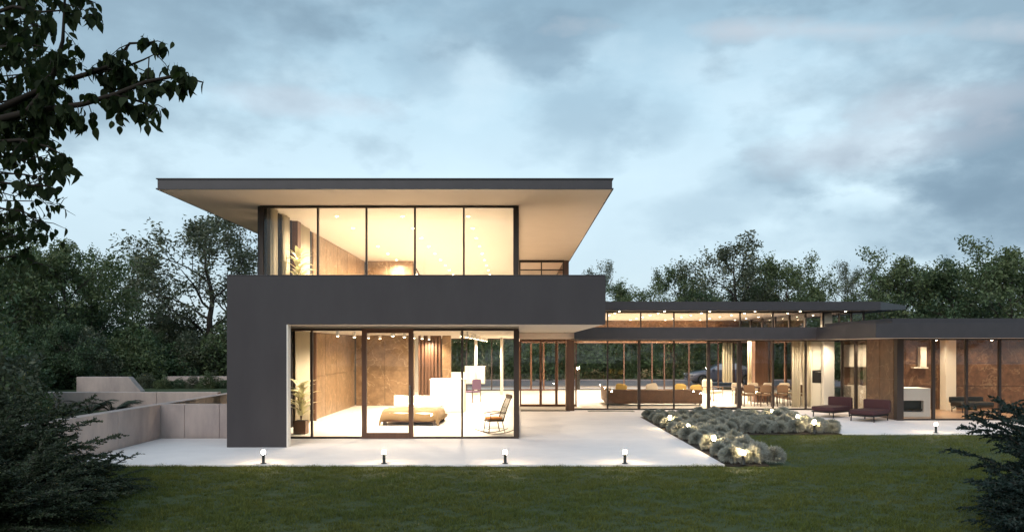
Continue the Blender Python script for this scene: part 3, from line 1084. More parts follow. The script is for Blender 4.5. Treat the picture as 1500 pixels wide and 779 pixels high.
def make_tree_meshes(seed, H, spread, bole, limbs, per_tip, leaf, lm, up=.55, sig=.32, levels=3, kids=4, hang=.3):
    rng = np.random.default_rng(seed)
    rnd = random.Random(seed)
    wood = MB()
    tips = []

    def grow(p, d, L, r, lev):
        n = 4
        pts = [p]
        q = p.copy()
        dd = d.copy()
        for i in range(n):
            dd = (dd + Vector((rnd.gauss(0, .16), rnd.gauss(0, .16), rnd.gauss(.04, .12)))).normalized()
            q = q + dd * (L / n)
            pts.append(q.copy())
        wood.tube(pts, [r * (1 - .55 * i / n) for i in range(n + 1)], 6 if lev == 0 else (5 if lev == 1 else 3), cap=False)
        if lev >= levels:
            tips.append((pts[1], pts[-1], L))
            return
        for k in range(kids):
            t = .3 + .7 * (k + rnd.random() * .8) / kids
            i = min(n - 1, int(t * n))
            base_p = pts[i].lerp(pts[i + 1], t * n - i)
            ang = rnd.uniform(0, 2 * math.pi)
            o = dd.orthogonal().normalized()
            o.rotate(Matrix.Rotation(ang, 3, dd))
            nd = (dd * .55 + o * rnd.uniform(.5, .95) + Vector((0, 0, up * .35))).normalized()
            grow(base_p, nd, L * rnd.uniform(.5, .72), r * .45, lev + 1)
        grow(pts[-1], dd, L * .55, r * .42, lev + 1)

    # trunk
    r0 = H * .021
    tp = [Vector((0, 0, -.3))]
    q = Vector((0, 0, -.3))
    m_ = 8
    for i in range(m_):
        q = q + Vector((rnd.gauss(0, .018 * H), rnd.gauss(0, .018 * H), H * .78 / m_))
        tp.append(q.copy())
    wood.tube(tp, [r0 * (1.25 if i == 0 else 1 - .8 * i / m_) for i in range(m_ + 1)], 8, cap=False)
    for k in range(limbs):
        t = bole + (1 - bole) * (k + rnd.random() * .7) / limbs
        i = min(m_ - 1, int(t * m_))
        p = tp[i].lerp(tp[i + 1], t * m_ - i)
        a = k * 2.4 + rnd.uniform(-.5, .5)
        e = up + .5 * t * rnd.random()
        d = Vector((math.cos(a), math.sin(a), e)).normalized()
        prof = math.sin(math.pi * min(.95, .25 + .7 * (t - bole) / (1 - bole + 1e-6)))
        grow(p, d, spread * (.45 + .5 * prof) * rnd.uniform(.8, 1.2) * .62, r0 * .42 * (1 - .5 * t), 1)
    grow(tp[-1], Vector((rnd.gauss(0, .2), rnd.gauss(0, .2), 1)).normalized(), H * .16, r0 * .2, 1)
    cs = []
    for a, b, L in tips:
        k = max(3, int(per_tip * rnd.uniform(.4, 1.5)))
        t = rng.uniform(0, 1.15, (k, 1))
        c = np.array(a) * (1 - t) + np.array(b) * t + np.clip(rng.normal(size=(k, 3)), -1.5, 1.5) * sig * .72 * np.array([1, 1, .75])
        cs.append(c)
    cs = np.concatenate(cs)
    v, f = leaf_quads(cs, leaf, rng, hang)
    return wood.mesh('trunk', M['bark'], True), np_mesh('crown', v, f, lm), len(f)


def make_tree(name, label, group, loc, meshes, rz=0.0, sc=1.0):
    t = thing(name, loc, label, 'tree', rz, group, sc)
    link('trunk', meshes[0], t)
    link('crown', meshes[1], t)
    return t


T = {
    'airy': make_tree_meshes(11, 11.0, 4.6, .30, 8, 26, .22, M['leaf2'], up=.75, sig=.34),
    'broad': make_tree_meshes(12, 11.0, 6.0, .22, 9, 40, .25, M['leaf1'], up=.45, sig=.42),
    'dense': make_tree_meshes(13, 9.0, 5.2, .12, 10, 44, .24, M['leaf3'], up=.4, sig=.42),
    'thin': make_tree_meshes(14, 12.0, 4.4, .34, 8, 22, .21, M['leaf2'], up=.85, sig=.36),
    'round': make_tree_meshes(15, 8.0, 5.0, .10, 11, 42, .22, M['leaf1'], up=.35, sig=.40),
}
_protos = {}


def plant_tree(kind, name, x, y, z, H, label, group=None, wide=1.0):
    base_h = {'airy': 11.0, 'broad': 11.0, 'dense': 9.0, 'thin': 12.0, 'round': 8.0}[kind]
    s_ = H / base_h
    rz = random.uniform(0, 6.28)
    if kind not in _protos:
        o = make_tree(name, label, group, (x, y, z), T[kind], rz, 1.0)
        o.scale = (s_ * wide, s_ * wide, s_)
        _protos[kind] = o
        return o
    c = copy_tree(_protos[kind], (x, y, z), rz, (s_ * wide, s_ * wide, s_), label)
    c.name = name
    if group:
        c['group'] = group
    elif 'group' in c:
        del c['group']
    return c


def top(py, y):
    return EYE + (509 - py) * y / FPX


# the tall airy tree left of the house and its neighbours
plant_tree('airy', 'airy_tree', X(298, 42), 42, .5, top(306, 42) - .5, 'tall airy tree with open branches just left of the house roof', None, 1.35)
plant_tree('thin', 'airy_tree', X(350, 46), 46, .5, top(318, 46) - .5, 'airy tree half hidden behind the left edge of the dark facade', None, 1.1)
plant_tree('broad', 'broad_tree', X(182, 45), 45, .5, top(362, 45) - .5, 'broad round-topped tree between the tall airy tree and the dark left wood', None, .9)
plant_tree('round', 'round_tree', X(100, 36), 36, .5, top(362, 36) - .5, 'dense green tree with uneven crown at the left behind the concrete walls', None, .95)
LG = 'trees of the left wood'
for (k, px, y, py) in (('dense', 20, 38, 372), ('round', -60, 33, 340), ('dense', 150, 40, 455), ('dense', 240, 44, 460), ('broad', -160, 42, 330), ('round', 60, 55, 375),
                       ('airy', 130, 62, 395), ('round', 190, 37, 480), ('dense', 90, 31, 470), ('thin', -40, 50, 340),
                       ('round', 270, 50, 480)):
    plant_tree(k, 'woodland_tree', X(px, y), y, .4, top(py, y) - .4, 'dark green tree in the crowded wood left of the house', LG)
# behind the wing
RG = 'trees behind the low wing'
plant_tree('airy', 'airy_tree', X(1072, 64), 64, 0, top(346, 64), 'tallest tree rising over the middle of the raised clerestory roof', None, 1.2)
plant_tree('broad', 'broad_tree', X(1160, 66), 66, 0, top(372, 66), 'broad olive tree over the right end of the clerestory roof', None, .95)
plant_tree('thin', 'thin_tree', X(1240, 70), 70, 0, top(385, 70), 'thin bare-branched tree between the two groups of trees on the right', None, .8)
plant_tree('broad', 'broad_tree', X(1000, 68), 68, 0, top(388, 68), 'broad tree rising over the left part of the clerestory roof', None, .9)
plant_tree('thin', 'thin_tree', X(880, 74), 74, 0, top(384, 74), 'thin pale tree peeping over the dark parapet corner', None, .8)
plant_tree('round', 'round_tree', X(1330, 52), 52, 0, top(384, 52), 'dark bushy tree over the corner of the right-hand roof', None, .9)
plant_tree('dense', 'dense_tree', X(1400, 50), 50, 0, top(382, 50), 'dark dense tree in the middle of the right-hand tree group', None, .9)
plant_tree('round', 'round_tree', X(1480, 48), 48, 0, top(372, 48), 'dark tree at the right edge over the long flat roof', None, 1.0)
for (k, px, y, py) in (('broad', 930, 62, 412), ('dense', 1100, 70, 420), ('airy', 1120, 72, 380), ('dense', 1030, 63, 430), ('round', 1190, 62, 425), ('thin', 1280, 60, 395),
                       ('dense', 1360, 60, 400), ('broad', 1450, 58, 385), ('dense', 1540, 50, 380), ('dense', 1290, 58, 430), ('broad', 1560, 60, 370), ('round', 840, 70, 425),
                       ('dense', 760, 66, 430), ('broad', 680, 70, 440), ('dense', 600, 66, 430), ('round', 900, 60, 450), ('dense', 980, 59, 455), ('round', 1070, 60, 450),
                       ('dense', 1150, 58, 450), ('round', 720, 60, 455), ('dense', 830, 62, 460), ('round', 640, 60, 460), ('dense', 660, 76, 430), ('dense', 540, 64, 440),
                       ('round', 1230, 58, 470), ('dense', 440, 60, 440), ('round', 790, 76, 440)):
    plant_tree(k, 'woodland_tree', X(px, y), y, 0, top(py, y), 'dark green tree in the wood behind the house', RG)


# garden trees on the near side of the lawn, mirrored in the glass
for i in range(15):
    x = -42 + 6 * i + random.uniform(-1.5, 1.5)
    y = random.uniform(-26, -19)
    plant_tree(('dense', 'round', 'broad')[i % 3], 'garden_tree', x, y, 0, random.uniform(6.5, 9), 'garden tree facing the house across the lawn, only mirrored in its glass', 'trees facing the house across the lawn', 1.2)


# ---- round leafy bushes
def bush_mesh(seed, r, h, n, leaf, m):
    rng = np.random.default_rng(seed)
    d = unit(rng.normal(size=(n, 3)))
    d[:, 2] = np.abs(d[:, 2])
    lump = 1 + .22 * np.sin(d[:, 0] * 5 + seed) * np.cos(d[:, 1] * 4.3 + seed) + .15 * np.sin(d[:, 2] * 9 + d[:, 0] * 6)
    rad = rng.uniform(.35, 1.0, n) ** .45 * lump
    c = d * rad[:, None] * np.array([r, r, h])
    v, f = leaf_quads(c, leaf, rng, .2, .5)
    return np_mesh('foliage', v, f, m)


HM = bush_mesh(5, 1.3, 1.9, 5200, .13, M['hedge'])
BM = [bush_mesh(1, 1.3, 1.9, 5200, .13, M['leaf1']), bush_mesh(2, 1.5, 1.6, 5600, .13, M['leaf3']), bush_mesh(3, 1.2, 2.3, 5200, .13, M['leaf2'])]
STEM = MB()
for i in range(7):
    a = i * .9
    STEM.tube([(0, 0, -.2), (.25 * math.cos(a), .25 * math.sin(a), .5), (.6 * math.cos(a), .6 * math.sin(a), 1.2)], [.04, .03, .012], 5)
STEM = STEM.mesh('stem', M['bark'], True)


def bush(k, x, y, z, sc, label, group=None):
    t = thing('leafy_bush', (x, y, z), label, 'bush', random.uniform(0, 6.28), group, 1)
    t.scale = (sc * random.uniform(.9, 1.2), sc * random.uniform(.9, 1.2), sc * random.uniform(.85, 1.15))
    link('foliage', HM if group and group.startswith('hedge') else BM[k % 3], t)
    link('stem', STEM, t)
    return t


k = 0
for px, y, s_ in ((20, 30, 1.2), (70, 31, 1.0), (130, 32.5, 1.0), (185, 34, 1.1), (230, 37, 1.3), (280, 38, 1.2), (320, 39, 1.3), (205, 40, 1.4), (255, 42, 1.6), (300, 43, 1.5), (150, 38, 1.6), (60, 38, 1.6), (0, 34, 1.5), (-60, 30, 1.6), (340, 41, 1.5)):
    bush(k, X(px, y), y, .65, s_, 'rounded green bush under the left wood behind the concrete walls', 'bushes under the left wood')
    k += 1
for i in range(26):
    y = random.uniform(57.2, 61)
    px = 560 + 30 * i
    bush(k, X(px, y), y, -.05, random.uniform(1.5, 2.3), 'green hedge bush beyond the road, seen through the house', 'hedge bushes beyond the road')
    k += 1
for px, y, s_ in ((214, 31.5, .30), (240, 31.2, .26), (262, 31.6, .28), (283, 31.4, .22), (305, 31.3, .30), (325, 31.6, .26)):
    bush(k, X(px, y), y, .7, s_, 'small planter bush in front of the far pale concrete wall', 'small bushes in the far planter')
    k += 1


for px, y, s_, z in ((-30, 22, 1.2, .3), (10, 23.2, .8, .3), (0, 27.5, 1.1, .7), (-60, 17.5, 1.3, .3), (20, 18.5, .7, .3), (-110, 27, 1.5, .6), (140, 32, .7, .7)):
    bush(k, X(px, y), y, z, s_, 'dark bush among the concrete planter walls at the left edge', 'dark bushes among the planter walls')
    k += 1


# ---- feathery conifer shrubs near the camera
def conifer_meshes(seed, R_, Hh, n_br, m, needle=.030):
    rng = np.random.default_rng(seed)
    rnd = random.Random(seed)
    wood = MB()
    cc, aa, ss = [], [], []
    for b in range(n_br):
        az = rnd.uniform(0, 2 * math.pi)
        el = rnd.uniform(.05, 1.25) ** 1.0
        L = (R_ * math.cos(el) ** 1.0 + Hh * math.sin(el)) * rnd.uniform(.65, 1.1)
        d = Vector((math.cos(az) * math.cos(el), math.sin(az) * math.cos(el), math.sin(el)))
        p = Vector((rnd.gauss(0, .15), rnd.gauss(0, .15), .05 + .25 * rnd.random() * Hh))
        pts = [p.copy()]
        n = 10
        for i in range(n):
            d = (d + Vector((rnd.gauss(0, .05), rnd.gauss(0, .05), -.05 - .03 * i / n))).normalized()
            p = p + d * L / n
            pts.append(p.copy())
        wood.tube(pts, [.016 * (1 - .85 * i / n) for i in range(n + 1)], 4, cap=False)
        for i in range(2, n + 1):
            pp_ = pts[i]
            dd = (pts[i] - pts[i - 1]).normalized()
            sd = dd.cross(Vector((0, 0, 1))).normalized()
            for s_ in (-1, 1):
                for q in range(2):
                    tl = (.36 * (1 - .6 * (i / n)) + .06) * rnd.uniform(.6, 1.25)
                    td = (dd * rnd.uniform(.6, 1.1) + sd * s_ * rnd.uniform(.5, 1.1) + Vector((0, 0, rnd.gauss(.0, .25)))).normalized()
                    start = pp_ - dd * (L / n) * q * .5
                    k_ = int(tl / .011)
                    t = np.linspace(.05, 1, k_)[:, None]
                    bend = np.array([0, 0, -1.0]) * (t ** 2) * tl * .22
                    pos = np.array(start) + np.array(td) * t * tl + bend
                    cc.append(pos)
                    aa.append(np.tile(np.array(td), (k_, 1)))
                    ss.append((1.15 - .6 * t[:, 0]))
    c = np.concatenate(cc)
    a = np.concatenate(aa)
    s_ = np.concatenate(ss)
    n = len(c)
    ax = unit(a * .8 + rng.normal(size=(n, 3)) * .62)
    side = unit(np.cross(ax, rng.normal(size=(n, 3))))
    ln = (needle * 1.25 * s_ * rng.uniform(.7, 1.3, n))[:, None]
    w = needle * .34
    v = np.stack([c - side * w, c + side * w, c + ax * ln], 1).reshape(-1, 3)
    return wood.mesh('branches', M['bark'], True), np_mesh('needles', v, np.arange(3 * n).reshape(-1, 3), m), n


CM = [conifer_meshes(21, 1.5, 1.5, 130, M['needle'], .055), conifer_meshes(22, 1.3, 1.7, 150, M['spruce'], .055)]


def conifer(k, x, y, z, sc, label, rz, zs=1.0):
    t = thing('conifer_shrub', (x, y, z), label, 'shrub', rz)
    t.scale = (sc, sc, sc * zs)
    link('branches', CM[k][0], t)
    link('needles', CM[k][1], t)
    return t


conifer(0, -6.75, 9.5, -.05, .80, 'spreading dark conifer shrub in the bottom left corner', .3, .72)
conifer(0, -8.75, 12.3, .0, .95, 'feathery conifer shrub hiding the near end of the concrete retaining wall', 1.7, .85)
conifer(0, -7.3, 12.2, -.05, .62, 'low conifer shrub with long sprays reaching over the terrace edge', 3.0, .55)
conifer(0, -8.0, 10.9, .0, .98, 'tallest dark conifer shrub at the left edge of the lawn', 4.2, .8)
conifer(0, -11.0, 13.8, .3, .9, 'conifer shrub at the left edge above the retaining wall', 5.2, .85)
conifer(1, 7.5, 9.4, -.05, .95, 'blue-green conifer reaching in from the right edge', 2.0, .86)
conifer(1, 6.7, 8.7, -.08, .62, 'low dark conifer in the bottom right corner', .8, .8)
conifer(1, 8.35, 10.6, -.05, .9, 'farther blue-green conifer half outside the right edge', 3.6, .95)


# ---- fern-like tufts before the planter wall
def fern(x, y, z, sc, label, rz=0):
    t = thing('fern_tuft', (x, y, z), label, 'plant', rz, None, sc)
    rnd = random.Random(int(x * 100))
    mb = MB()
    for i in range(34):
        a = rnd.uniform(0, 6.28)
        L = rnd.uniform(.55, 1.05)
        pts = []
        for j in range(6):
            s_ = j / 5
            pts.append((math.cos(a) * L * s_ * .75, math.sin(a) * L * s_ * .75, L * (1.1 * s_ - .75 * s_ * s_)))
        mb.tube(pts, [.012, .011, .009, .007, .005, .002], 3)
        for j in range(14):
            s_ = .2 + .8 * j / 14
            c = Vector((math.cos(a) * L * s_ * .75, math.sin(a) * L * s_ * .75, L * (1.1 * s_ - .75 * s_ * s_)))
            sdv = Vector((-math.sin(a), math.cos(a), .15))
            fw = Vector((math.cos(a), math.sin(a), 0))
            for q in (-1, 1):
                tip = c + sdv * q * .24 * (1.1 - s_) + fw * .10
                mb.add([c - fw * .022, c + fw * .026, tip], [(0, 1, 2)])
    mb.build('fronds', M['needle'], t)
    return t


fern(X(132, 23), 23.0, .35, 1.05, 'left fern tuft in front of the bluish planter wall', 0)
fern(X(166, 22.5), 22.5, .35, 1.1, 'right fern tuft in front of the bluish planter wall', 1)
fern(X(100, 21), 21.0, .35, 1.0, 'fern tuft beside the conifers above the retaining wall', 2)

# ---- lavender mounds
def lav_mesh(seed):
    rng = np.random.default_rng(seed)
    n = 3600
    d = unit(rng.normal(size=(n, 3)))
    d = d[d[:, 2] > -.62]
    n = len(d)
    rad = rng.uniform(.86, 1.04, n)[:, None]
    sc = np.array([.238, .238, .215])
    tip = d * rad * sc * (1 + .1 * np.sin(d[:, :1] * 7 + seed))
    root = tip * .3
    side = unit(np.cross(d, rng.normal(size=(n, 3))))
    mid = tip * .72 + np.array([0, 0, .012])
    w = rng.uniform(.007, .012, (n, 1))
    z = np.array([0, 0, .165])
    v = np.stack([root + z, mid + side * w + z, tip + z + rng.normal(size=(n, 3)) * .010, mid - side * w + z], 1).reshape(-1, 3)
    return np_mesh('lavender_shrub', v, np.arange(4 * n).reshape(-1, 4), M['lavender'])


LM = [lav_mesh(s_) for s_ in (1, 2, 3, 4)]
cnt = 0


def lavender(x, y, label, group):
    global cnt
    o = link('lavender_shrub', LM[cnt % 4], None, (x, y, -.03), (0, 0, random.uniform(0, 6.28)))
    s_ = random.uniform(.88, 1.08)
    o.scale = (s_, s_, s_ * random.uniform(.85, 1.15))
    setp(o, label, 'shrub', group)
    cnt += 1


for i in range(21):
    y = 15.70 + .5 * i
    for j in range(2 if y > 20.9 else 3 - (i % 2)):
        xx = 4.50 + .44 * j + (.25 if i % 2 else 0) + random.uniform(-.03, .03)
        lavender(xx, y + random.uniform(-.03, .03), 'grey-green lavender mound in the bed arm beside the terrace edge', 'lavender mounds beside the terrace')
for i in range(8):
    for j in range(10):
        x = 5.55 + .48 * i + (.24 if j % 2 else 0) + random.uniform(-.03, .03)
        y = 21.25 + .5 * j + random.uniform(-.03, .03)
        lavender(x, y, 'grey-green lavender mound in the bed arm in front of the living hall', 'lavender mounds before the hall')

# ---- grass blades near the viewer
def grass():
    rng = np.random.default_rng(9)
    P = []
    for (x0, x1, y0, y1, dens) in ((-10, 10, 8.2, 11.5, 3600), (-11, 12, 11.5, FY + .03, 2900), (5.7, 17, FY, 21.02, 1300)):
        n = int((x1 - x0) * (y1 - y0) * dens)
        p = np.column_stack([rng.uniform(x0, x1, n), rng.uniform(y0, y1, n)])
        px = 757 + p[:, 0] * FPX / p[:, 1]
        keep = (px > -130) & (px < 1630)
        bed = (p[:, 1] > 15.32) & (p[:, 0] < 5.8) & (p[:, 0] > 4.3)
        wall = (p[:, 0] < -9.4)
        P.append(p[keep & ~bed & ~wall])
    # ragged fringe over the terrace edge
    n = 2600
    P.append(np.column_stack([rng.uniform(-9.3, 4.3, n), FY + np.abs(rng.normal(0, .035, n))]))
    P.append(np.column_stack([rng.uniform(9.1, 16, 1200), 21.0 + np.abs(rng.normal(0, .03, 1200))]))
    p = np.concatenate(P)
    gap = np.sin(p[:, 0] * 13.3 + 2.2 * np.sin(p[:, 1] * 9.1)) * np.sin(p[:, 1] * 15.7 + 2 * np.cos(p[:, 0] * 8.3)) + .5 * np.sin(p[:, 0] * 31 + 2 * np.sin(p[:, 1] * 27)) * np.sin(p[:, 1] * 37)
    p = p[(gap > -.55) | (rng.random(len(p)) < .22) | (p[:, 1] > FY - .25)]
    n = len(p)
    cl = np.sin(p[:, 0] * 2.3 + np.sin(p[:, 1] * 1.7) * 2) * np.sin(p[:, 1] * 3.1 + np.cos(p[:, 0] * 1.9) * 2)
    cl2 = np.sin(p[:, 0] * 9.1 + np.sin(p[:, 1] * 7.7)) * np.sin(p[:, 1] * 11 + np.cos(p[:, 0] * 6.9))
    h = (.046 + .012 * cl + .016 * cl2) * rng.uniform(.55, 1.35, n)
    a = rng.uniform(0, 2 * np.pi, n)
    lean = rng.normal(0, .55, (n, 2)) * h[:, None] + np.column_stack([cl2, cl]) * .008
    w = rng.uniform(.0035, .007, n)
    hum = .010 * cl2 + .008 * cl
    b = np.column_stack([p, -.055 + .5 * np.maximum(hum, -.01)])
    sd_ = np.column_stack([np.cos(a), np.sin(a), np.zeros(n)]) * w[:, None]
    tip = b + np.column_stack([lean, h])
    v = np.stack([b - sd_, b + sd_, tip], 1).reshape(-1, 3)
    o = link('grass', np_mesh('grass', v, np.arange(3 * n).reshape(-1, 3), M['grass']))
    return setp(o, 'short mown green lawn grass in front of the terrace', 'grass', kind='stuff')


grass()

# ---- near tree whose leafy branches hang into the top left corner
def near_tree():
    t = thing('leafy_tree', (-5.0, 5.2, 0), 'near dark tree whose leafy branches hang into the top left corner', 'tree')
    base_ = Vector((-5.0, 5.2, 0))
    rnd = random.Random(3)
    wood = MB()
    trunk = [(-5.0, 5.2, -.3), (-4.95, 5.2, 1.2), (-4.75, 5.2, 2.6), (-4.6, 5.2, 3.8), (-4.4, 5.3, 5.2), (-4.3, 5.2, 6.6)]
    wood.tube(trunk, [.19, .16, .14, .12, .085, .04], 10)
    wood.build('trunk', M['bark'], t, True, base_)

    def at(px, py, y):
        return Vector((X(px, y), y, EYE + (509 - py) * y / FPX))
    # limbs given as image tracks with their own depth
    limbs = [
        ([(-260, 250, 5.2), (-60, 190, 5.1), (40, 165, 5.0), (75, 120, 4.9), (92, 60, 4.8), (97, -40, 4.8)], .035),
        ([(-60, 190, 5.1), (20, 150, 5.2), (75, 125, 5.2), (130, 108, 5.1), (165, 95, 5.0), (190, 64, 4.9), (225, 62, 4.8)], .026),
        ([(20, 170, 5.2), (70, 160, 5.0), (120, 153, 4.8), (170, 138, 4.7), (215, 120, 4.6), (255, 112, 4.6), (278, 116, 4.5), (298, 121, 4.5)], .022),
        ([(130, 108, 5.1), (180, 100, 5.0), (210, 88, 4.9), (230, 78, 4.8)], .012),
        ([(170, 138, 4.7), (195, 146, 4.7), (218, 153, 4.7), (230, 160, 4.6)], .012),
        ([(-120, 230, 5.2), (-30, 210, 5.0), (30, 205, 4.9), (70, 215, 4.8), (100, 232, 4.8)], .018),
        ([(-120, 280, 5.3), (-30, 262, 5.1), (20, 270, 5.0), (60, 272, 5.0), (78, 275, 5.0)], .014),
        ([(-160, 60, 5.4), (-40, 30, 5.2), (20, 10, 5.1), (60, 18, 5.0), (100, 15, 5.0)], .02),
        ([(-160, 90, 5.4), (-60, 85, 5.0), (0, 70, 4.9), (40, 65, 4.8), (70, 70, 4.8)], .018),
        ([(-160, -40, 5.4), (-20, -30, 5.2), (50, -20, 5.1), (110, -8, 5.0), (140, 5, 5.0)], .018),
        ([(-160, 330, 5.4), (-60, 318, 5.3), (0, 305, 5.2), (35, 310, 5.1), (60, 325, 5.1)], .014),
        ([(-160, 150, 5.6), (-60, 130, 5.5), (10, 120, 5.5), (50, 100, 5.4)], .018),
        ([(-160, 210, 5.7), (-60, 200, 5.7), (5, 190, 5.6), (45, 185, 5.5)], .018),
        ([(-160, 0, 5.8), (-60, 20, 5.7), (10, 40, 5.6), (55, 45, 5.5)], .018),
        ([(-160, 110, 5.9), (-60, 140, 5.8), (0, 150, 5.7), (60, 140, 5.6)], .018),
        ([(-160, 170, 5.4), (-60, 165, 5.3), (0, 170, 5.3), (50, 178, 5.2), (85, 170, 5.1)], .016),
        ([(-160, 240, 5.9), (-60, 225, 5.8), (0, 222, 5.7), (50, 230, 5.6)], .014),
        ([(-160, 360, 5.6), (-60, 350, 5.5), (-10, 335, 5.4), (25, 345, 5.3)], .014),
    ]
    for q in range(25):
        y0 = -20 + 16.5 * q
        yy_ = rnd.uniform(5.2, 6.6)
        ln_ = rnd.uniform(35, 95)
        limbs.append(([(-200, y0 + 30, yy_), (-110, y0 + 18, yy_), (-40, y0 + rnd.uniform(-8, 12), yy_), (ln_ * .5, y0 + rnd.uniform(-10, 14), yy_), (ln_, y0 + rnd.uniform(-12, 22), yy_ - .2)], .012))
    dens = [2.2, 2.9, 2.6, 2.3, 2.6, 1.9, 1.0, 1.8, 1.8, 1.6, 1.5, 2.0, 2.0, 2.0, 2.0, 2.0, 1.8, 1.6] + [1.2] * 14 + [.5] * 11
    spots = []
    for (tr, r), dn in zip(limbs, dens):
        pts = [at(*q) for q in tr]
        b = MB()
        b.tube(pts, [r * (1 - .82 * i / (len(pts) - 1)) for i in range(len(pts))], 6)
        for i in range(len(pts) - 1):
            seg = pts[i + 1] - pts[i]
            m_ = max(1, int(seg.length / .07))
            if i == 0 and tr[0][0] < -100:
                continue
            for k_ in range(m_):
                p = pts[i] + seg * ((k_ + rnd.random()) / m_)
                # side twig
                d = (seg.normalized() * .5 + Vector((rnd.gauss(0, .5), rnd.gauss(0, .6), rnd.gauss(-.15, .45)))).normalized()
                L = rnd.uniform(.06, .22)
                q = p + d * L + Vector((0, 0, -.03))
                if L > .1:
                    b.tube([p, p + d * L * .5, q], [.004, .003, .0015], 4)
                for z in range(max(1, int(rnd.uniform(2.0, 6.0) * dn))):
                    s_ = rnd.uniform(.25, 1.05)
                    spots.append(p + (q - p) * s_ + Vector((rnd.gauss(0, .02), rnd.gauss(0, .02), rnd.gauss(0, .01))))
        # a leaf at the tip
        spots.append(pts[-1])
        b.build('branch', M['nearbark'], t, True, base_)
    # leaf blade: pointed oval, folded along the midrib, tip drooping
    prof = [(0, 0), (.12, .20), (.3, .30), (.5, .30), (.7, .21), (.88, .08), (1.0, 0)]
    variants = []
    for vi in range(4):
        vs, fs = [], []
        droop = .10 + .10 * vi
        for s_, w in prof:
            z = -droop * s_ * s_
            vs += [(w, s_, z + w * .35), (0, s_, z), (-w, s_, z + w * .35)]
        for i in range(len(prof) - 1):
            a = 3 * i
            fs += [(a, a + 1, a + 4, a + 3), (a + 1, a + 2, a + 5, a + 4)]
        mb = MB()
        mb.add(vs, fs)
        mb.tube([(0, 0, 0), (0, -.18, .05)], [.012, .01], 3)
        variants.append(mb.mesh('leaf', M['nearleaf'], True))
    rnd.shuffle(spots)
    # those that show largest in view first
    spots.sort(key=lambda p: 0 if (757 + p.x * FPX / p.y > 0 and 509 - (p.z - EYE) * FPX / p.y > -10) else 1)
    bm = bmesh.new()
    for i, p in enumerate(spots):
        L = rnd.uniform(.05, .098)
        rot = Matrix.Rotation(rnd.uniform(0, 6.28), 4, 'Z') @ Matrix.Rotation(R(rnd.gauss(-62, 24)), 4, 'X') @ Matrix.Rotation(rnd.gauss(0, .6), 4, 'Y')
        me = variants[i % 4]
        mw = Matrix.Translation(p - base_) @ rot @ Matrix.Diagonal((L, L, L, 1))
        if i < 298:
            o = link('leaf', me, t)
            o.matrix_local = mw
        else:
            vsb = [bm.verts.new(mw @ v.co) for v in me.vertices]
            for pl in me.polygons:
                bm.faces.new([vsb[k_] for k_ in pl.vertices]).smooth = True
    me = bpy.data.meshes.new('foliage')
    bm.to_mesh(me)
    bm.free()
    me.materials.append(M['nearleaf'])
    o = link('foliage', me, t)
    o['kind'] = 'stuff'
    return t


near_tree()
# dark tree at the left edge, between the near branches and the wood
plant_tree('round', 'dark_tree', -12.6, 15.0, 0.0, 5.6, 'dark leafy tree filling the left edge below the hanging branches', None, .75)
plant_tree('dense', 'dark_tree', -17.2, 20.5, 0.3, 6.2, 'dark tree behind the left conifers, before the concrete planter walls', None, .75)

# ================================================================== garden lamps
def make_bollard(loc, label, group):
    t = thing('bollard_light', loc, label, 'garden light', 0, group)
    MB().lathe([(.06, 0), (.06, .012), (.03, .016), (.03, .185), (.058, .192), (.058, .20)], 14).build('post', M['bollard'], t, True)
    MB().lathe([(.03, .201), (.037, .21), (.040, .24), (.037, .27), (.026, .284)], 14).build('globe', M['globe'], t, True)
    MB().lathe([(.030, .286), (.034, .294), (.012, .300)], 14).build('cap', M['bollard'], t, True)
    return t


spots = [(-5.25, 15.56, 'bollard light on the lawn edge in front of the dark pier'), (-2.75, 15.56, 'bollard light on the lawn edge in front of the glass door'),
         (-.24, 15.56, 'bollard light on the lawn edge in front of the corner post'), (2.24, 15.56, 'bollard light on the lawn edge in front of the open terrace'),
         (4.55, 22.3, 'smallest bollard light of the row at the far end of the lavender beside the terrace'), (4.52, 19.8, 'third bollard light from the lawn in the lavender beside the terrace'),
         (4.54, 17.3, 'second bollard light from the lawn in the lavender beside the terrace'), (4.66, 15.0 + .45, 'bollard light among the nearest lavender mounds by the terrace corner'),
         (8.3, 24.4, 'bollard light at the back of the lavender near the lounge chairs'), (8.42, 22.5, 'bollard light in the middle of the right end of the lavender'),
         (8.3, 20.95, 'bollard light at the front right corner of the lavender'), (X(1371, 21.2), 21.2, 'bollard light on the path edge in front of the stone wing')]
b0 = None
for x, y, lab in spots:
    if b0 is None:
        b0 = make_bollard((x, y, 0), lab, 'bollard lights round the terrace')
        t = b0
    else:
        t = copy_tree(b0, (x, y, 0), 0, None, lab)
    if 15.6 < y < 25 and x > 4 and x < 9:
        t.scale = (1, 1, 1.35)
pt = thing('lamp_post', (X(847, 43.9), 43.9, 0), 'slim black post light beyond the glass, right of the timber pier', 'garden light')
MB().box(-.09, .09, -.09, .09, -.02, 1.15).build('post', M['black'], pt, bev=.01)
MB().box(-.07, .07, -.07, .07, 1.15, 1.25).build('lamp_head', M['globe'], pt, bev=.01)

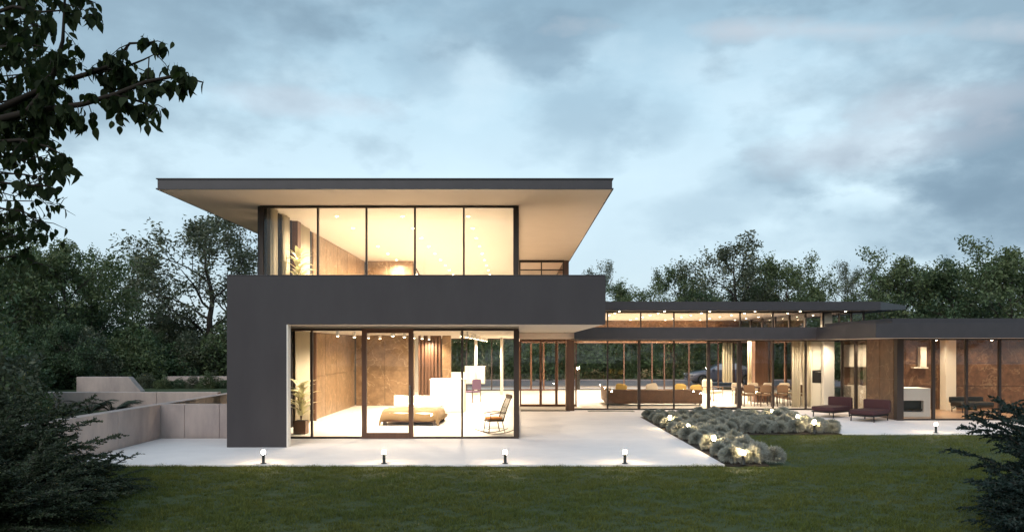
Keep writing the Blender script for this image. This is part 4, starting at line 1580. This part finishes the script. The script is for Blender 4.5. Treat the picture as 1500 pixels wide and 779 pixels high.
# ================================================================== furniture
# --- bed
bed = thing('bed', (X(608, 24.0), 24.0, .012), 'low bed with tan quilt and white headboard', 'bed', R(-4), None, .9)
MB().box(-1.0, 1.0, -1.05, 1.05, .12, .24).build('bed_frame', M['wood'], bed, bev=.01)
MB().cushion(-.97, .97, -1.02, 1.02, .2, .46, .22).build('mattress', M['linen'], bed, True)
MB().box(-1.02, .85, 1.08, 1.18, .0, .88).build('headboard', M['white'], bed, bev=.015)
q = MB()
nu, nv = 26, 18
vs, fs = [], []
for j in range(nv + 1):
    for i in range(nu + 1):
        u, v = i / nu * 2 - 1, j / nv
        x = u * 1.12
        y = -1.14 + v * 1.55
        z = .50 - .32 * max(0, abs(u) - .86) / .14 - .30 * max(0, .12 - v) / .12 + .018 * math.sin(u * 9 + v * 5) + .014 * math.sin(v * 13 - u * 4)
        vs.append((x * (1 - .06 * max(0, abs(u) - .86) / .14), y, z))
for j in range(nv):
    for i in range(nu):
        a = j * (nu + 1) + i
        fs.append((a, a + 1, a + nu + 2, a + nu + 1))
q.add(vs, fs)
qo = q.build('quilt', M['tan'], bed, True)
sm = qo.modifiers.new('thick', 'SOLIDIFY')
sm.thickness = .04
for sx in (-.85, .85):
    for sy in (-.95, .95):
        MB().box(sx - .05, sx + .05, sy - .05, sy + .05, 0, .13).build('leg', M['darkwood'], bed)
for sx in (-.5, .45):
    p = MB().cushion(sx - .38, sx + .38, .55, 1.02, .44, .64, .5).build('pillow', M['linen'])
    p.location = bed.location
    p.rotation_euler = bed.rotation_euler
    p.scale = (.9, .9, .9)
    setp(p, 'left white pillow against the headboard of the bed' if sx < 0 else 'right white pillow against the headboard of the bed', 'pillow')

# --- rocking chair, facing left
rc = thing('rocking_chair', (X(724, 20.75), 20.75, .012), 'dark spindle-back rocking chair with an orange seat cushion behind the front glass', 'chair', R(200), None, .96)
for s_ in (-.24, .24):
    pts = [(-.50 + 1.0 * i / 10, s_, .035 + .11 * ((i / 10 - .48) * 2) ** 2 * .9) for i in range(11)]
    MB().tube(pts, .014, 6).build('rocker', M['darkwood'], rc, True)
    MB().tube([(.24, s_, .06), (.20, s_ * .92, .40)], .015, 6).build('leg', M['darkwood'], rc, True)
    MB().tube([(-.24, s_, .06), (-.17, s_ * .92, .38)], .015, 6).build('leg', M['darkwood'], rc, True)
    MB().tube([(.23, s_, .2), (-.22, s_, .18)], .009, 6).build('stretcher', M['darkwood'], rc, True)
    MB().tube([(.22, s_ * 1.1, .60), (-.05, s_ * 1.15, .63), (-.27, s_, .62)], .016, 6).build('armrest', M['darkwood'], rc, True)
    MB().tube([(.18, s_ * 1.02, .42), (.20, s_ * 1.1, .60)], .010, 6).build('arm_support', M['darkwood'], rc, True)
    MB().tube([(-.20, s_ * .9, .40), (-.31, s_ * .92, .75), (-.45, s_ * .9, 1.08)], .015, 6).build('back_post', M['darkwood'], rc, True)
MB().tube([(.22, -.24, .17), (.22, .24, .17)], .009, 6).build('stretcher', M['darkwood'], rc, True)
MB().cushion(-.24, .26, -.25, .25, .38, .43, .3).build('seat', M['darkwood'], rc, True)
MB().cushion(-.2, .24, -.22, .22, .43, .5, .4).build('seat_cushion', M['orange'], rc, True)
for i in range(7):
    s_ = -.17 + .34 * i / 6
    MB().tube([(-.21, s_, .42), (-.31, s_, .75), (-.44, s_, 1.06)], .007, 5).build('spindle', M['darkwood'], rc, True)
MB().cushion(-.48, -.42, -.25, .25, 1.02, 1.14, .4).build('top_rail', M['darkwood'], rc, True)
MB().tube([(-.32, -.22, .76), (-.32, .22, .76)], .01, 6).build('back_rail', M['darkwood'], rc, True)


# --- potted plants with broad strap leaves
def potted(loc, h, label, seed, cube=True):
    t = thing('potted_plant', loc, label, 'plant')
    rnd = random.Random(seed)
    MB().box(-.17, .17, -.17, .17, 0, .36).box(-.14, .14, -.14, .14, .3, .37).build('pot', M['pot'], t, bev=.012)
    MB().box(-.145, .145, -.145, .145, .34, .372).build('soil', M['soil'], t)
    for i in range(5):
        a = i * 1.25
        MB().tube([(0, 0, .35), (.05 * math.cos(a), .05 * math.sin(a), .35 + (h - .4) * .35), (.10 * math.cos(a), .10 * math.sin(a), .35 + (h - .4) * .55)], [.016, .013, .008], 6).build('stem', M['pot'], t, True)
    for i in range(40):
        a = i * 2.4 + rnd.uniform(-.3, .3)
        z0 = .45 + (h - .75) * (i / 40)
        L = rnd.uniform(.38, .62)
        el = rnd.uniform(.5, 1.25)
        w = rnd.uniform(.05, .085)
        ca, sa = math.cos(a), math.sin(a)
        vs, fs = [], []
        for j in range(7):
            s_ = j / 6
            rr = .04 + L * s_ * math.cos(el * (1 - .6 * s_ * .9))
            zz = z0 + L * (math.sin(el) * s_ - .38 * s_ * s_)
            ww = w * math.sin(math.pi * min(1, .12 + .88 * s_) ** .8)
            vs += [(ca * rr - sa * ww, sa * rr + ca * ww, zz + ww * .3), (ca * rr, sa * rr, zz), (ca * rr + sa * ww, sa * rr - ca * ww, zz + ww * .3)]
        for j in range(6):
            b_ = 3 * j
            fs += [(b_, b_ + 1, b_ + 4, b_ + 3), (b_ + 1, b_ + 2, b_ + 5, b_ + 4)]
        MB().add(vs, fs).build('leaf', M['paleleaf'], t, True)
    return t


potted((X(441, 20.9), 20.9, .012), 1.65, 'tall pale-leaved plant in a brown pot behind the ground floor glass', 4)
potted((X(437, 21.4), 21.4, 3.32), 2.05, 'pale-leaved plant behind the upper storey glass, its leaves above the dark parapet', 9)


# --- curtains
def curtain(x0, x1, y0, y1, z0, z1, label, group=None, waves=6, amp=.035, m='curtain'):
    n = waves * 8
    L = math.hypot(x1 - x0, y1 - y0)
    ux, uy = (x1 - x0) / L, (y1 - y0) / L
    pts = []
    cx, cy = (x0 + x1) / 2, (y0 + y1) / 2
    for i in range(n + 1):
        s_ = i / n
        o = amp * math.sin(2 * math.pi * waves * s_) * (1 + .3 * math.sin(7 * s_))
        pts.append((x0 + ux * L * s_ - uy * o - cx, y0 + uy * L * s_ + ux * o - cy))
    t = MB().ribbon(pts, .008, 0, z1 - z0).build('curtain', M[m], None, True, loc=(cx, cy, z0))
    return setp(t, label, 'curtain', group)


cx = XL + .36
curtain(cx, cx, 20.3, 20.72, 3.32, ZC - .03, 'cream curtain upstairs nearest the dark corner post', None, 4)
curtain(cx, cx, 21.32, 21.82, 3.32, ZC - .03, 'cream curtain upstairs between the two slim side windows', None, 4)
curtain(cx, cx, 22.9, 23.95, 3.32, ZC - .03, 'widest cream curtain upstairs behind the plant leaves', None, 8)
curtain(cx, cx, 21.32, 21.82, .015, ZS - .07, 'narrow cream curtain in the ground floor corner', None, 4)
curtain(cx, cx, 22.55, 23.95, .015, ZS - .07, 'wide cream curtain behind the ground floor potted plant', None, 9)
curtain(X(1160, 30.1), X(1172.5, 30.1), 30.1, 30.1, .015, ZL0 - .01, 'widest white curtain at the dining end of the hall glass', None, 4, .03, 'curtain')
curtain(X(1175.5, 30.15), X(1179, 30.15), 30.15, 30.15, .015, ZL0 - .01, 'narrow white curtain against the last dark hall mullion', None, 2, .02)
curtain(X(1183, 30.2), X(1188, 30.2), 30.2, 30.2, .015, ZL0 - .01, 'narrow white curtain between the hall mullion and the kitchen cabinet', None, 2, .02)
curtain(X(1095, 33.6), X(1101, 33.6), 33.6, 33.6, .015, ZL0 + .2, 'slim yellowish curtain left of the thick timber pier', None, 2, .03)
curtain(X(1058, 42.2), X(1073, 42.2), 42.2, 42.2, .45, ZL0 - .02, 'cream sheet standing for a reflection at the far glass in front of the parked car', None, 4, .04, 'sheer')  # reflection in the glass, built as a see-through hanging sheet

# --- white cabinets and chair at the back of the ground floor room
def cabinet(name, x0, x1, y0, y1, z0, z1, label, doors=2, m='white', cat='cabinet'):
    o = ((x0 + x1) / 2, (y0 + y1) / 2, z0)
    t = thing(name, o, label, cat)
    MB().box(x0, x1, y0, y1, z0, z1 - .03).build('body', M[m], t, off=o, bev=.006)
    MB().box(x0 - .02, x1 + .02, y0 - .025, y1, z1 - .028, z1).build('top', M[m], t, off=o, bev=.004)
    w = (x1 - x0) / doors
    for i in range(doors):
        MB().box(x0 + w * i + .006, x0 + w * (i + 1) - .006, y0 - .02, y0 - .002, z0 + .06, z1 - .04).build('door', M[m], t, off=o, bev=.003)
    return t


cabinet('kitchen_island', X(630, 27.5), X(680, 27.5), 27.5, 28.4, .012, EYE - (555 - 509) * 27.5 / FPX, 'long white island block behind the bed', 3, cat='kitchen island')
cabinet('cabinet', X(657, 36.2), X(680, 36.2), 36.2, 36.8, .012, 1.2, 'low cream cabinet standing behind the white island', 2, 'cream')
cabinet('cabinet', X(681, 38.5), X(710, 38.5), 38.5, 39.1, .55, 1.45, 'raised cream cabinet before the back glass, right of the island', 2, 'cream')


def simple_chair(name, loc, rz, seatm, legm, label, group=None, h=.85, w=.46):
    t = thing(name, loc, label, 'chair', rz, group)
    MB().cushion(-w / 2, w / 2, -w / 2, w / 2, .42, .50, .3, 5).build('seat', seatm, t, True)
    MB().cushion(-w / 2, w / 2, w / 2 - .06, w / 2, .55, h, .35, 5).build('backrest', seatm, t, True)
    for sx in (-1, 1):
        MB().tube([(sx * (w / 2 - .02), -w / 2 + .03, 0), (sx * (w / 2 - .03), -w / 2 + .04, .44)], .018, 6).build('leg', legm, t, True)
        MB().tube([(sx * (w / 2 - .02), w / 2 - .02, 0), (sx * (w / 2 - .03), w / 2 - .03, .45), (sx * (w / 2 - .04), w / 2 - .02, h - .1)], .018, 6).build('leg', legm, t, True)
    return t


vc = simple_chair('chair', (X(692, 33), 33.0, .012), R(-130), M['violet'], M['darkwood'], 'violet high-backed chair behind the white island', None, 1.02, .56)
# floor lamp column near island stays out: nothing of it can be told

# --- living hall sofa (seen from behind) with cushions
sx0, sx1, sy = X(888, 31.0), X(1029, 31.0), 31.0
so_ = thing('sofa', ((sx0 + sx1) / 2, sy + .4, .012), 'long brown leather corner sofa in the living hall, back to the glass', 'sofa')
hw_ = (sx1 - sx0) / 2
MB().box(-hw_, hw_, -.42, .5, .08, .30).build('base', M['brownsofa'], so_, bev=.02)
MB().cushion(-hw_, hw_, -.45, -.2, .12, .66, .16).build('backrest', M['brownsofa'], so_, True)
MB().cushion(-hw_, -hw_ + .25, -.2, 1.7, .12, .72, .2).build('armrest', M['brownsofa'], so_, True)
for i in range(3):
    a = -hw_ + .28 + i * (2 * hw_ - .3) / 3
    MB().cushion(a, a + (2 * hw_ - .36) / 3, -.2, .5, .28, .47, .25).build('seat_cushion', M['brownsofa'], so_, True)
MB().box(-hw_ + .26, -hw_ + 1.1, .52, 1.7, .08, .42).build('chaise', M['brownsofa'], so_, bev=.03)
for a, b in ((-hw_ + .1, -.38), (hw_ - .1, -.38), (-hw_ + .1, .42), (hw_ - .1, .42)):
    MB().box(a - .03, a + .03, b - .03, b + .03, -.002, .08).build('leg', M['black'], so_)
for px, lab, mm, z in ((910, 'yellow cushion at the left end of the brown sofa', 'yellow', .62), (955, 'pale yellow cushion in the middle of the brown sofa', 'pale', .64), (997, 'two-tone yellow cushion toward the right of the brown sofa', 'yellow', .62), (1020, 'small golden cushion at the right end of the brown sofa', 'yellow', .58)):
    p = MB().cushion(-.24, .24, -.09, .09, -.2, .2, .5).build('cushion', M[mm], None, True, loc=(X(px, 31.3), 31.32, z + .08))
    p.rotation_euler = (R(-15), R(random.uniform(-14, 14)), 0)
    setp(p, lab, 'cushion')
# armchair by the hall door
lc = thing('armchair', (X(1044, 34), 34.0, .012), 'pale open-frame armchair behind the hall door', 'chair', R(40))
MB().cushion(-.33, .33, -.33, .33, .32, .46, .3).build('seat', M['pale'], lc, True)
MB().cushion(-.33, .33, .24, .36, .42, .95, .3).build('backrest', M['pale'], lc, True)
for s_ in (-.36, .36):
    MB().tube([(s_, -.3, 0), (s_, -.28, .6), (s_, .3, .62), (s_, .36, 0)], .02, 6).build('arm_frame', M['wood'], lc, True)

# --- dining set
dt = thing('dining_table', (X(1124, 31.4), 31.4, .012), 'long dark dining table inside the hall glass, chairs around it', 'table')
MB().box(-1.35, 1.35, -.45, .45, .72, .76).build('tabletop', M['darkwood'], dt, bev=.006)
for sx in (-1.2, 1.2):
    for sy in (-.36, .36):
        MB().box(sx - .035, sx + .035, sy - .035, sy + .035, 0, .72).build('leg', M['darkwood'], dt)
ch0 = None
names = ['first', 'second', 'third', 'fourth']
for row, (yy, rz) in enumerate(((30.75, R(180)), (32.05, 0))):
    for i in range(4):
        x = X(1124, 31.4) - 1.02 + .68 * i
        side = 'near' if row == 0 else 'far'
        lab = '%s pale dining chair from the left on the %s side of the dining table' % (names[i], side)
        if i == 0:
            ch0 = simple_chair('dining_chair', (x, yy, .012), rz, M['pale'] if row else M['seatdark'], M['darkwood'], lab, 'chairs round the dining table', .88)
        else:
            copy_tree(ch0, (x, yy, .012), rz, None, lab)

# --- kitchen at the hall's right end and in the wing corner
kx0, kx1 = 12.0, 12.58
o = (12.3, 31.2, .012)
kt = thing('kitchen_cabinet', o, 'tall cream kitchen cabinet with a built-in dark oven, behind the hall glass', 'cabinet')
MB().box(11.95, 12.58, 30.5, 32.15, .012, 2.69).build('body', M['cream'], kt, off=o, bev=.005)
for z0, z1 in ((.05, .95), (1.5, 2.65)):
    MB().box(12.0, 12.56, 30.478, 30.498, z0, z1).build('door', M['cream'], kt, off=o, bev=.003)
ov = MB().box(12.0, 12.56, 30.47, 30.498, .98, 1.47).build('oven', M['black'], kt, off=o, bev=.004)
MB().box(12.05, 12.51, 30.44, 30.455, 1.40, 1.42).build('handle', M['chrome'], ov, off=o)
o = (13.1, 29.0, .012)
cabinet('base_cabinet', 12.72, 13.42, 28.6, 29.17, .012, .95, 'low white kitchen cabinet with a leafy plant on it, left of the stone side wall', 2, 'cream')
uc = thing('wall_cabinet', (13.07, 28.9, 1.66), 'pair of white wall cabinets hung above the kitchen counter', 'cabinet')
MB().box(-.36, .36, -.14, .26, 0, .86).build('body', M['cream'], uc, bev=.004)
for s_ in (-.352, .006):
    MB().box(s_, s_ + .346, -.165, -.143, .01, .85).build('door', M['cream'], uc, bev=.003)
# leafy plant on the counter
cp = thing('counter_plant', (13.28, 28.8, .95), 'small dark leafy plant on the low white kitchen cabinet', 'plant')
MB().lathe([(.05, 0), (.075, .12), (.07, .12), (.05, .1)], 12).build('pot', M['pot'], cp, True)
rng = np.random.default_rng(3)
c = unit(rng.normal(size=(260, 3))) * rng.uniform(.3, 1, (260, 1)) * np.array([.2, .2, .26]) + np.array([0, 0, .36])
v, f = leaf_quads(c, .07, rng)
link('foliage', np_mesh('foliage', v, f, M['leaf3']), cp)

# --- fireplace in the wing
fp = thing('fireplace', (X(1344, 26.4), 26.4, .012), 'white fireplace block with a wide dark opening in the stone wing', 'fireplace')
wl_, wr = X(1318, 26.0) - X(1344, 26.4), X(1363, 26.0) - X(1344, 26.4)
zt_ = EYE - (569 - 509) * 26.0 / FPX
fb = MB()
x0o, x1o, z0o, z1o = wl_ + .1, wr - .24, .16, .56
fb.box(wl_, wr, -.4, .5, 0, z0o).box(wl_, wr, -.4, .5, z1o, zt_).box(wl_, x0o, -.4, .5, z0o, z1o).box(x1o, wr, -.4, .5, z0o, z1o)
fb.build('surround', M['white'], fp, bev=0)
MB().box(x0o + .005, x1o - .005, -.25, .45, z0o + .004, z1o - .004).build('firebox', M['black'], fp)
for i in range(3):
    MB().tube([(x0o + .15 + .2 * i, -.33, z0o + .05), (x0o + .4 + .2 * i, -.29, z0o + .08)], .035, 7).build('log', M['bark'], fp, True)

# --- dark bench sofa in the wing
bsf = thing('bench_sofa', (X(1424, 27.8), 27.8, .012), 'low dark sofa inside the stone wing, half behind the conifer', 'sofa')
MB().cushion(-.62, .62, -.4, .4, .20, .40, .2).build('seat', M['black'], bsf, True)
MB().cushion(-.62, .62, .3, .45, .32, .56, .2).build('backrest', M['black'], bsf, True)
for a in (-.54, .54):
    for b in (-.32, .36):
        MB().tube([(a, b, 0), (a, b, .25)], .02, 6).build('leg', M['frame'], bsf, True)


# --- two lounge chairs on the path
def lounge(loc, rz, label):
    t = thing('lounge_chair', loc, label, 'lounge chair', rz, 'aubergine lounge chairs on the path')
    MB().cushion(-.42, .42, -.82, .40, .22, .37, .18).build('seat', M['purple'], t, True)
    MB().cushion(-.43, .43, .34, .47, .25, .67, .16).build('backrest', M['purple'], t, True)
    MB().box(-.40, .40, -.78, .38, .17, .21).build('frame', M['black'], t, bev=.006)
    for sx in (-.37, .37):
        for sy in (-.72, .34):
            MB().tube([(sx, sy, 0), (sx * .98, sy * .98, .2)], .02, 8).build('leg', M['black'], t, True)
    return t


l0 = lounge((X(1222, 26.3), 26.3, 0), R(-52), 'aubergine low lounge chair farther from the lawn, next to the lavender')
copy_tree(l0, (X(1277, 24.9), 24.9, 0), R(-48), None, 'aubergine low lounge chair nearer the stone side wall')

# ================================================================== parked car
def car():
    Y0 = 49.5
    t = thing('parked_car', (X(1056, Y0), Y0, -.02), 'dark car parked side-on on the road, seen through the hall', 'car')
    # stations along the length: x, z bottom, z belt, z top, half width, top half width
    st = [(-2.32, .38, .58, .62, .62, .55), (-2.22, .26, .72, .76, .80, .70), (-1.8, .22, .84, .88, .89, .78), (-1.1, .22, .93, .98, .91, .80), (-.85, .22, .95, 1.05, .92, .78),
          (-.25, .22, .97, 1.36, .92, .66), (.2, .22, .98, 1.44, .92, .64), (.8, .22, .99, 1.42, .92, .64), (1.4, .22, 1.0, 1.26, .92, .64), (1.85, .24, 1.0, 1.06, .90, .72), (2.22, .30, .96, .98, .82, .70), (2.34, .42, .84, .86, .68, .6)]
    b, gl = MB(), MB()
    n = 10
    vs = []
    for x, zb_, zl_, zt2, w, tw in st:
        ring = [(x, -w * .86, zb_), (x, -w, zb_ + .16), (x, -w, (zb_ + zl_) / 2), (x, -w * .965, zl_), (x, -tw, zt2 - .02), (x, -tw * .7, zt2), (x, tw * .7, zt2), (x, tw, zt2 - .02), (x, w * .965, zl_), (x, w, (zb_ + zl_) / 2), (x, w, zb_ + .16), (x, w * .86, zb_)]
        vs += ring
    m = 12
    fs = []
    for i in range(len(st) - 1):
        for k in range(m):
            fs.append((i * m + k, i * m + (k + 1) % m, (i + 1) * m + (k + 1) % m, (i + 1) * m + k))
    fs += [tuple(range(m))[::-1], tuple(range((len(st) - 1) * m, len(st) * m))]
    b.add(vs, fs)
    b.build('body', M['carpaint'], t, True)
    for s_ in (-1, 1):
        mbw = MB()
        pl = [(-.80, .985), (-.28, 1.31), (.18, 1.385), (.42, 1.39), (.42, 1.0)]
        pl2 = [(.47, 1.0), (.47, 1.39), (.82, 1.37), (1.36, 1.22), (1.62, 1.04)]
        for poly in (pl, pl2):
            def yy(z):
                return s_ * (.905 - (z - .98) * .60)
            k = len(poly)
            v1 = [(x, yy(z) + s_ * .0, z) for x, z in poly]
            v2 = [(x, yy(z) - s_ * .06, z) for x, z in poly]
            mbw.add(v1 + v2, [tuple(range(k)), tuple(range(k, 2 * k))[::-1]] + [(i, (i + 1) % k, k + (i + 1) % k, k + i) for i in range(k)])
        mbw.build('side_window', M['carglass'], t)
        for x in (-1.42, 1.42):
            wo = MB()
            wo.tube([(0, -.11, 0), (0, .11, 0)], .34, 24)
            w = wo.build('wheel', M['tyre'], t, loc=(x, s_ * .82, .34))
            rm = MB()
            rm.tube([(0, s_ * .105, 0), (0, s_ * .122, 0)], .235, 20)
            rm.build('rim', M['rim'], w)
            sp = MB()
            for q in range(5):
                a = q * 2 * math.pi / 5
                sp.tube([(.04 * math.cos(a + .5), s_ * .126, .04 * math.sin(a + .5)), (.21 * math.cos(a + .5), s_ * .126, .21 * math.sin(a + .5))], .018, 4)
            sp.build('spokes', M['tyre'], w)
        MB().cushion(-2.28, -2.0, s_ * .62, s_ * .84, .62, .74, .5, 5).build('headlight', M['headlight'], t, True)
        MB().cushion(2.12, 2.32, s_ * .55, s_ * .8, .76, .88, .5, 5).build('taillight', M['taillight'], t, True)
        MB().cushion(-.82, -.64, s_ * .92, s_ * 1.06, .95, 1.08, .5, 4).build('mirror', M['carpaint'], t, True)
        MB().box(-.05, .12, s_ * .922, s_ * .935, .84, .865).build('handle', M['chrome'], t)
    return t


car()
